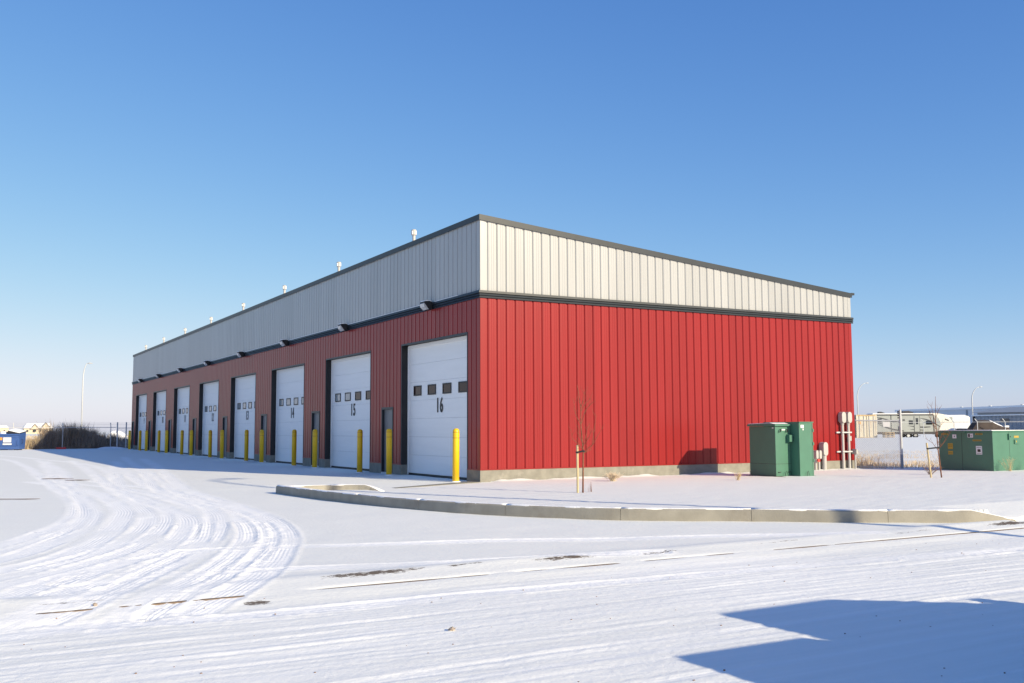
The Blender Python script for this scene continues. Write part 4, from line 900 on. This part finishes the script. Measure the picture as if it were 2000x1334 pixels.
# container
AZ = -.52
t = thing('shipping_container', (86.0, 60.2, 0), 'rusty cream shipping container standing end-on beyond the fence', 'container', rz=-.47)
zb = .18
L('shell', MB().box(-1.22, 1.22, .05, 6.0, zb, zb+2.85), 'cont')
for sx in (-1, 1): L('corner_post', MB().box(sx*1.22-.08, sx*1.22+.08, -.05, .12, zb, zb+2.9), 'tarp' if False else 'cont')
for k, xx in enumerate((-.62, .62)):
    d_ = L('door_leaf', MB().box(xx-.56, xx+.56, -.02, .048, zb+.12, zb+2.72), 'cont')
    for q in (-.28, .28): obj('lock_rod', MB().tube([(xx+q, -.06, zb+.1), (xx+q, -.06, zb+2.75)], .03, 6), 'galv', d_, local=True)
L('header', MB().box(-1.25, 1.25, -.04, .06, zb+2.73, zb+2.9), 'timber'); L('sill', MB().box(-1.25, 1.25, -.04, .06, zb-.02, zb+.11), 'timber')
L('orange_placard', MB().box(-1.0, -.72, -.045, -.021, zb+1.75, zb+2.05), 'label_o'); L('roof_snow', MB().box(-1.2, 1.2, .1, 5.9, zb+2.852, zb+2.9), 'snowcap')
t = thing('shipping_container', (82.6, 60.9, 0), 'dark blue-grey container partly hidden behind the building corner', 'container', rz=-.47)
L('shell', MB().box(-1.9, 1.2, .0, 6.0, zb, zb+2.8), 'rvdark'); L('window', MB().box(-.6, .3, -.05, -.002, zb+1.9, zb+2.4), 'glass'); L('roof_snow', MB().box(-1.85, 1.15, .05, 5.9, zb+2.802, zb+2.88), 'snowcap')
t = thing('pallet_stack', (88.0, 58.6, 0), 'small stack of wooden pallets beside the cream container', 'pallets', rz=-.5)
for k in range(4):
    L('pallet_deck', MB().box(-.6, .6, -.5, .5, .1+k*.24, .16+k*.24), 'timber')
    for q in (-.5, 0, .5): L('pallet_block', MB().box(q-.07, q+.07, -.5, .5, .0+k*.24, .1+k*.24), 'timber')
# travel trailer, seen side-on, front to the right
t = thing('travel_trailer', (103.0, 67.5, 0), 'grey and cream travel trailer with dark swooshes parked beyond the fence', 'trailer', rz=-.52)
sx0, sx1 = -5.4, 3.9
L('shell', MB().prism([(sx0, .75), (3.2, .75), (3.7, 1.2), (3.85, 2.0), (3.6, 2.7), (3.1, 3.15), (2.6, 3.3), (sx0, 3.3)], 'y', -1.2, 1.2), 'rv', bevel=.03)
capm = MB().prism([(4.4, .80), (5.3, 1.1), (5.75, 1.5), (5.7, 2.0), (5.2, 2.75), (4.4, 3.25), (3.4, 3.44), (2.3, 3.44), (2.62, 3.31), (3.12, 3.15), (3.62, 2.7), (3.87, 2.0), (3.72, 1.2), (3.3, .80)], 'y', -1.22, 1.22)
L('front_cap', capm, 'rvcap', bevel=.05)
L('roof', MB().prism([(sx0-.05, 3.305), (2.75, 3.305), (2.6, 3.42), (sx0+.1, 3.42)], 'y', -1.18, 1.18), 'snowcap')
L('skirt', MB().box(sx0, 3.6, -1.215, 1.215, .55, .88), 'rvdark'); L('awning_tube', MB().tube([(sx0+.2, -1.28, 3.22), (2.9, -1.28, 3.22)], .06, 8), 'rvdark')
for xx in (-2.9, 2.95): L('trim_strip', MB().box(xx-.05, xx+.05, -1.222, -1.202, .9, 3.2), 'rvdark')
L('entry_door', MB().box(.30, 1.0, -1.23, -1.203, .9, 2.95), 'rv'); L('door_window', MB().box(.48, .82, -1.242, -1.232, 1.9, 2.75), 'glass')
for (a_, c_) in ((.26, .30), (1.0, 1.04)): L('door_edge', MB().box(a_, c_, -1.24, -1.203, .88, 3.0), 'rvdark')
L('window', MB().box(1.9, 2.75, -1.235, -1.203, 1.85, 2.4), 'glass', bevel=.02); L('window', MB().box(-.45, .1, -1.235, -1.203, 1.9, 2.45), 'glass'); L('window', MB().box(-4.7, -4.2, -1.235, -1.203, 2.0, 2.7), 'glass')
L('window', MB().box(-3.8, -2.2, -1.235, -1.203, 2.15, 2.3), 'glass'); L('vent_grille', MB().box(-1.95, -1.45, -1.23, -1.203, 1.15, 1.65), 'rvdark'); L('vent_grille', MB().box(-1.3, -1.0, -1.23, -1.203, 2.4, 2.6), 'rvdark')
def swoosh(pts, w_):
    b = MB(); n_ = len(pts)
    for i in range(n_-1):
        wa = w_*(math.sin(math.pi*(i+.2)/n_)); wb = w_*(math.sin(math.pi*(i+1.2)/n_))
        (xa, za), (xb, zb2) = pts[i], pts[i+1]
        b.quad((xa, -1.226, za-wa), (xb, -1.226, zb2-wb), (xb, -1.226, zb2+wb), (xa, -1.226, za+wa))
    L('swoosh', b, 'rvdark')
swoosh([(-5.2, 2.9), (-4.4, 2.8), (-3.6, 2.6), (-2.6, 2.3), (-1.6, 2.2)], .07); swoosh([(-4.6, 1.9), (-3.6, 1.5), (-2.6, 1.2), (-1.2, 1.0)], .10); swoosh([(-.6, 1.7), (.6, 1.55), (1.6, 1.5), (2.5, 1.55)], .08); swoosh([(1.1, 2.75), (1.8, 2.6), (2.4, 2.4), (3.3, 1.9), (3.9, 1.5)], .09); swoosh([(-.3, 1.2), (.6, 1.15), (1.6, 1.1)], .06)
L('cap_graphic', MB().quad((4.5, -1.226, 2.5), (5.1, -1.226, 2.3), (5.0, -1.226, 2.5), (4.5, -1.226, 2.7)), 'rvdark')
for xx in (-.55, .45, ):
    for yy in (-1.0, 1.0):
        w_ = L('wheel', MB().tube([(xx, yy-.12, .36), (xx, yy+.12, .36)], .36, 18), 'tyre'); obj('rim', MB().tube([(xx, yy-.135, .36), (xx, yy-.05, .36)], .2, 12), 'galv', w_, local=True)
L('step', MB().box(.35, .95, -1.5, -1.2, .3, .36), 'rvdark'); L('hitch', MB().loops([[(3.6, -.9, .5), (3.6, .9, .5), (3.6, .9, .65), (3.6, -.9, .65)], [(7.0, -.08, .5), (7.0, .08, .5), (7.0, .08, .62), (7.0, -.08, .62)]]), 'rvdark'); L('jack', MB().tube([(6.4, 0, .0), (6.4, 0, 1.0)], .05, 8), 'rvdark'); L('propane_cover', MB().box(5.9, 6.5, -.35, .35, .65, 1.25), 'rvdark')
L('air_conditioner', MB().prism([(-.9, 3.42), (-.9, 3.75), (-.1, 3.78), (.5, 3.6), (.6, 3.42)], 'y', -.4, .4), 'rvdark'); L('roof_vent', MB().prism([(-4.2, 3.42), (-4.2, 3.66), (-3.9, 3.68), (-3.4, 3.5), (-3.4, 3.42)], 'y', -.3, .3), 'rvdark'); L('roof_rail', MB().tube([(-5.3, -.5, 3.42), (-5.3, -.5, 3.6), (-4.7, -.5, 3.6), (-4.7, -.5, 3.42)], .02, 5), 'galv')
# cargo trailers
def cargo(x, y, ln, hgt, label, rz, m='white'):
    global t
    t = thing('cargo_trailer', (x, y, 0), label, 'trailer', rz=rz)
    L('box_body', MB().prism([(-ln/2, .5), (ln/2-.1, .5), (ln/2, .8), (ln/2, hgt-.35), (ln/2-.25, hgt-.08), (ln/2-.7, hgt), (-ln/2, hgt)], 'y', -1.05, 1.05), m, bevel=.04)
    L('roof_snow', MB().box(-ln/2+.1, ln/2-.6, -1.0, 1.0, hgt+.002, hgt+.06), 'snowcap'); L('side_door', MB().box(-ln/2+.35, -ln/2+1.2, -1.075, -1.052, .6, hgt-.25), 'rv')
    for xx in (-.4, .4): L('wheel', MB().tube([(xx, -1.12, .33), (xx, -.9, .33)], .33, 16), 'tyre')
    L('tongue', MB().tube([(ln/2, 0, .5), (ln/2+1.2, 0, .48)], .06, 6), 'rvdark'); L('jack', MB().tube([(ln/2+.9, 0, 0), (ln/2+.9, 0, .8)], .04, 6), 'rvdark')
cargo(110.9, 69.0, 3.4, 3.2, 'white cargo trailer tucked behind the front of the travel trailer', -.52); cargo(112.0, 66.9, 3.6, 3.15, 'white cargo trailer with grey side door left of the boat', -.62)
# covered boat
t = thing('covered_boat', (104.0, 55.95, 0), 'boat under a brown tarp with snow patches behind the switchgear box', 'boat', rz=-.52)
RB = []
for xx, w_, z1, in ((-2.6, .9, 1.5), (-2.0, 1.1, 2.2), (-1.2, 1.15, 2.42), (.0, 1.15, 2.38), (.9, 1.1, 1.9), (1.6, .95, 1.62), (2.5, .25, 1.55)):
    RB.append([(xx, -w_, .75), (xx, -w_*1.02, 1.2), (xx, -w_*.7, z1-.25), (xx, -.1, z1), (xx, .1, z1), (xx, w_*.7, z1-.25), (xx, w_*1.02, 1.2), (xx, w_, .75)])
L('tarp', MB().loops(RB), 'tarp')
L('tarp_snow', MB().loops([[(-.1, -.7, 2.18), (-.1, -.2, 2.42), (-.1, .4, 2.42), (-.1, .4, 2.36)], [(.8, -.75, 1.75), (.8, -.2, 2.0), (.8, .4, 2.0), (.8, .4, 1.9)], [(1.5, -.75, 1.45), (1.5, -.1, 1.70), (1.5, .3, 1.70), (1.5, .3, 1.6)]]), 'snowcap'); L('tarp_snow', MB().box(1.75, 2.3, -.5, .1, 1.44, 1.66), 'snowcap')
L('hull', MB().loops([[(-2.6, -.7, .5), (-2.6, .7, .5), (-2.6, .95, .8), (-2.6, -.95, .8)], [(1.4, -.6, .5), (1.4, .6, .5), (1.4, .95, .8), (1.4, -.95, .8)], [(2.6, -.05, .7), (2.6, .05, .7), (2.6, .1, .85), (2.6, -.1, .85)]]), 'white')
L('axle_frame', MB().box(-2.4, 3.6, -.1, .1, .4, .52), 'galv')
for yy in (-.95, .95): L('wheel', MB().tube([(-.6, yy-.1, .3), (-.6, yy+.1, .3)], .3, 14), 'tyre')
t = thing('parked_car', (103.2, 59.6, 0), 'low white car roof peeping above the box left of the boat', 'car', rz=-.52)
L('body', MB().prism([(-2.1, .3), (2.1, .3), (2.2, .75), (1.2, .9), (.5, 1.32), (-.9, 1.35), (-1.7, .95), (-2.15, .85)], 'y', -.85, .85), 'white', bevel=.05); L('side_window', MB().prism([(-1.3, .95), (.9, .92), (.4, 1.24), (-.85, 1.26)], 'y', -.86, -.85), 'glass')
for xx in (-1.3, 1.3):
    for yy in (-.8, .8): L('wheel', MB().tube([(xx, yy-.1, .32), (xx, yy+.1, .32)], .32, 14), 'tyre')
# far fence on the right
FP = [(84.5, 69.0), (91.5, 65.4), (98.6, 61.7), (99.2, 57.6), (100.1, 54.9), (103.2, 53.2), (106.5, 51.0)]
t = thing('far_fence', (98.6, 61.7, 0), 'distant fence with bent post tops in front of the parked trailers', 'fence')
for i, (x, y) in enumerate(FP): obj('post', MB().tube([(x, y, -.3), (x, y, 2.15), (x-.28, y+.16, 2.55)], .05, 6), 'galv', t)
obj('top_rail', MB().tube([(x, y, 2.13) for x, y in FP], .03, 5), 'galv', t)
for zz, of in ((2.3, -.1), (2.5, -.25)): obj('barbed_wire', MB().tube([(x+of, y-of*.5, zz) for x, y in FP], .006, 3), 'galv', t)
# ------------------------------------------------------------------ pickup standing on the street outside the view; its shadow falls on the snow
t = thing('pickup_truck', (-4.6, -23.72, -.04), 'silver pickup outside the view whose blue shadow lies on the street', 'pickup')
def PX(pts): return [(x, z) for x, z in pts]
L('body', MB().prism([(-3.0, .45), (2.9, .45), (3.0, .7), (2.95, 1.08), (2.2, 1.2), (1.25, 1.24), (-1.75, 1.28), (-1.75, 1.38), (-3.0, 1.38)], 'y', -.98, .98), 'silver', bevel=.04)
L('cab', MB().loops([[(-1.72, -.95, 1.26), (1.22, -.95, 1.24), (1.22, .95, 1.24), (-1.72, .95, 1.26)], [(-1.25, -.82, 1.86), (.10, -.82, 1.88), (.10, .82, 1.88), (-1.25, .82, 1.86)], [(-1.18, -.7, 1.92), (.0, -.7, 1.93), (.0, .7, 1.93), (-1.18, .7, 1.92)]]), 'silver', bevel=.04)
L('windscreen', MB().quad((1.15, -.85, 1.27), (1.15, .85, 1.27), (.20, .76, 1.86), (.20, -.76, 1.86)), 'glass')
for s_ in (-1, 1):
    L('side_window', MB().quad((-1.45, s_*.95, 1.30), (.95, s_*.955, 1.30), (.05, s_*.84, 1.82), (-1.15, s_*.84, 1.82)), 'glass'); L('headlight', MB().box(2.9, 3.0, s_*.75-.15, s_*.75+.15, .8, 1.0), 'lens'); L('mirror', MB().box(.75, .9, s_*1.08-.1, s_*1.08+.1, 1.25, 1.45), 'dark')
    for xx in (-1.9, 1.9):
        w_ = L('wheel', MB().tube([(xx, s_*.85-.13, .40), (xx, s_*.85+.13, .40)], .40, 20), 'tyre'); obj('rim', MB().tube([(xx, s_*.985-.01, .4), (xx, s_*.985+.01, .4)], .24, 14), 'galv', w_, local=True)
L('bumper', MB().box(2.95, 3.1, -.9, .9, .45, .7), 'dark'); L('tailgate', MB().box(-3.03, -3.0, -.9, .9, .6, 1.36), 'silver')
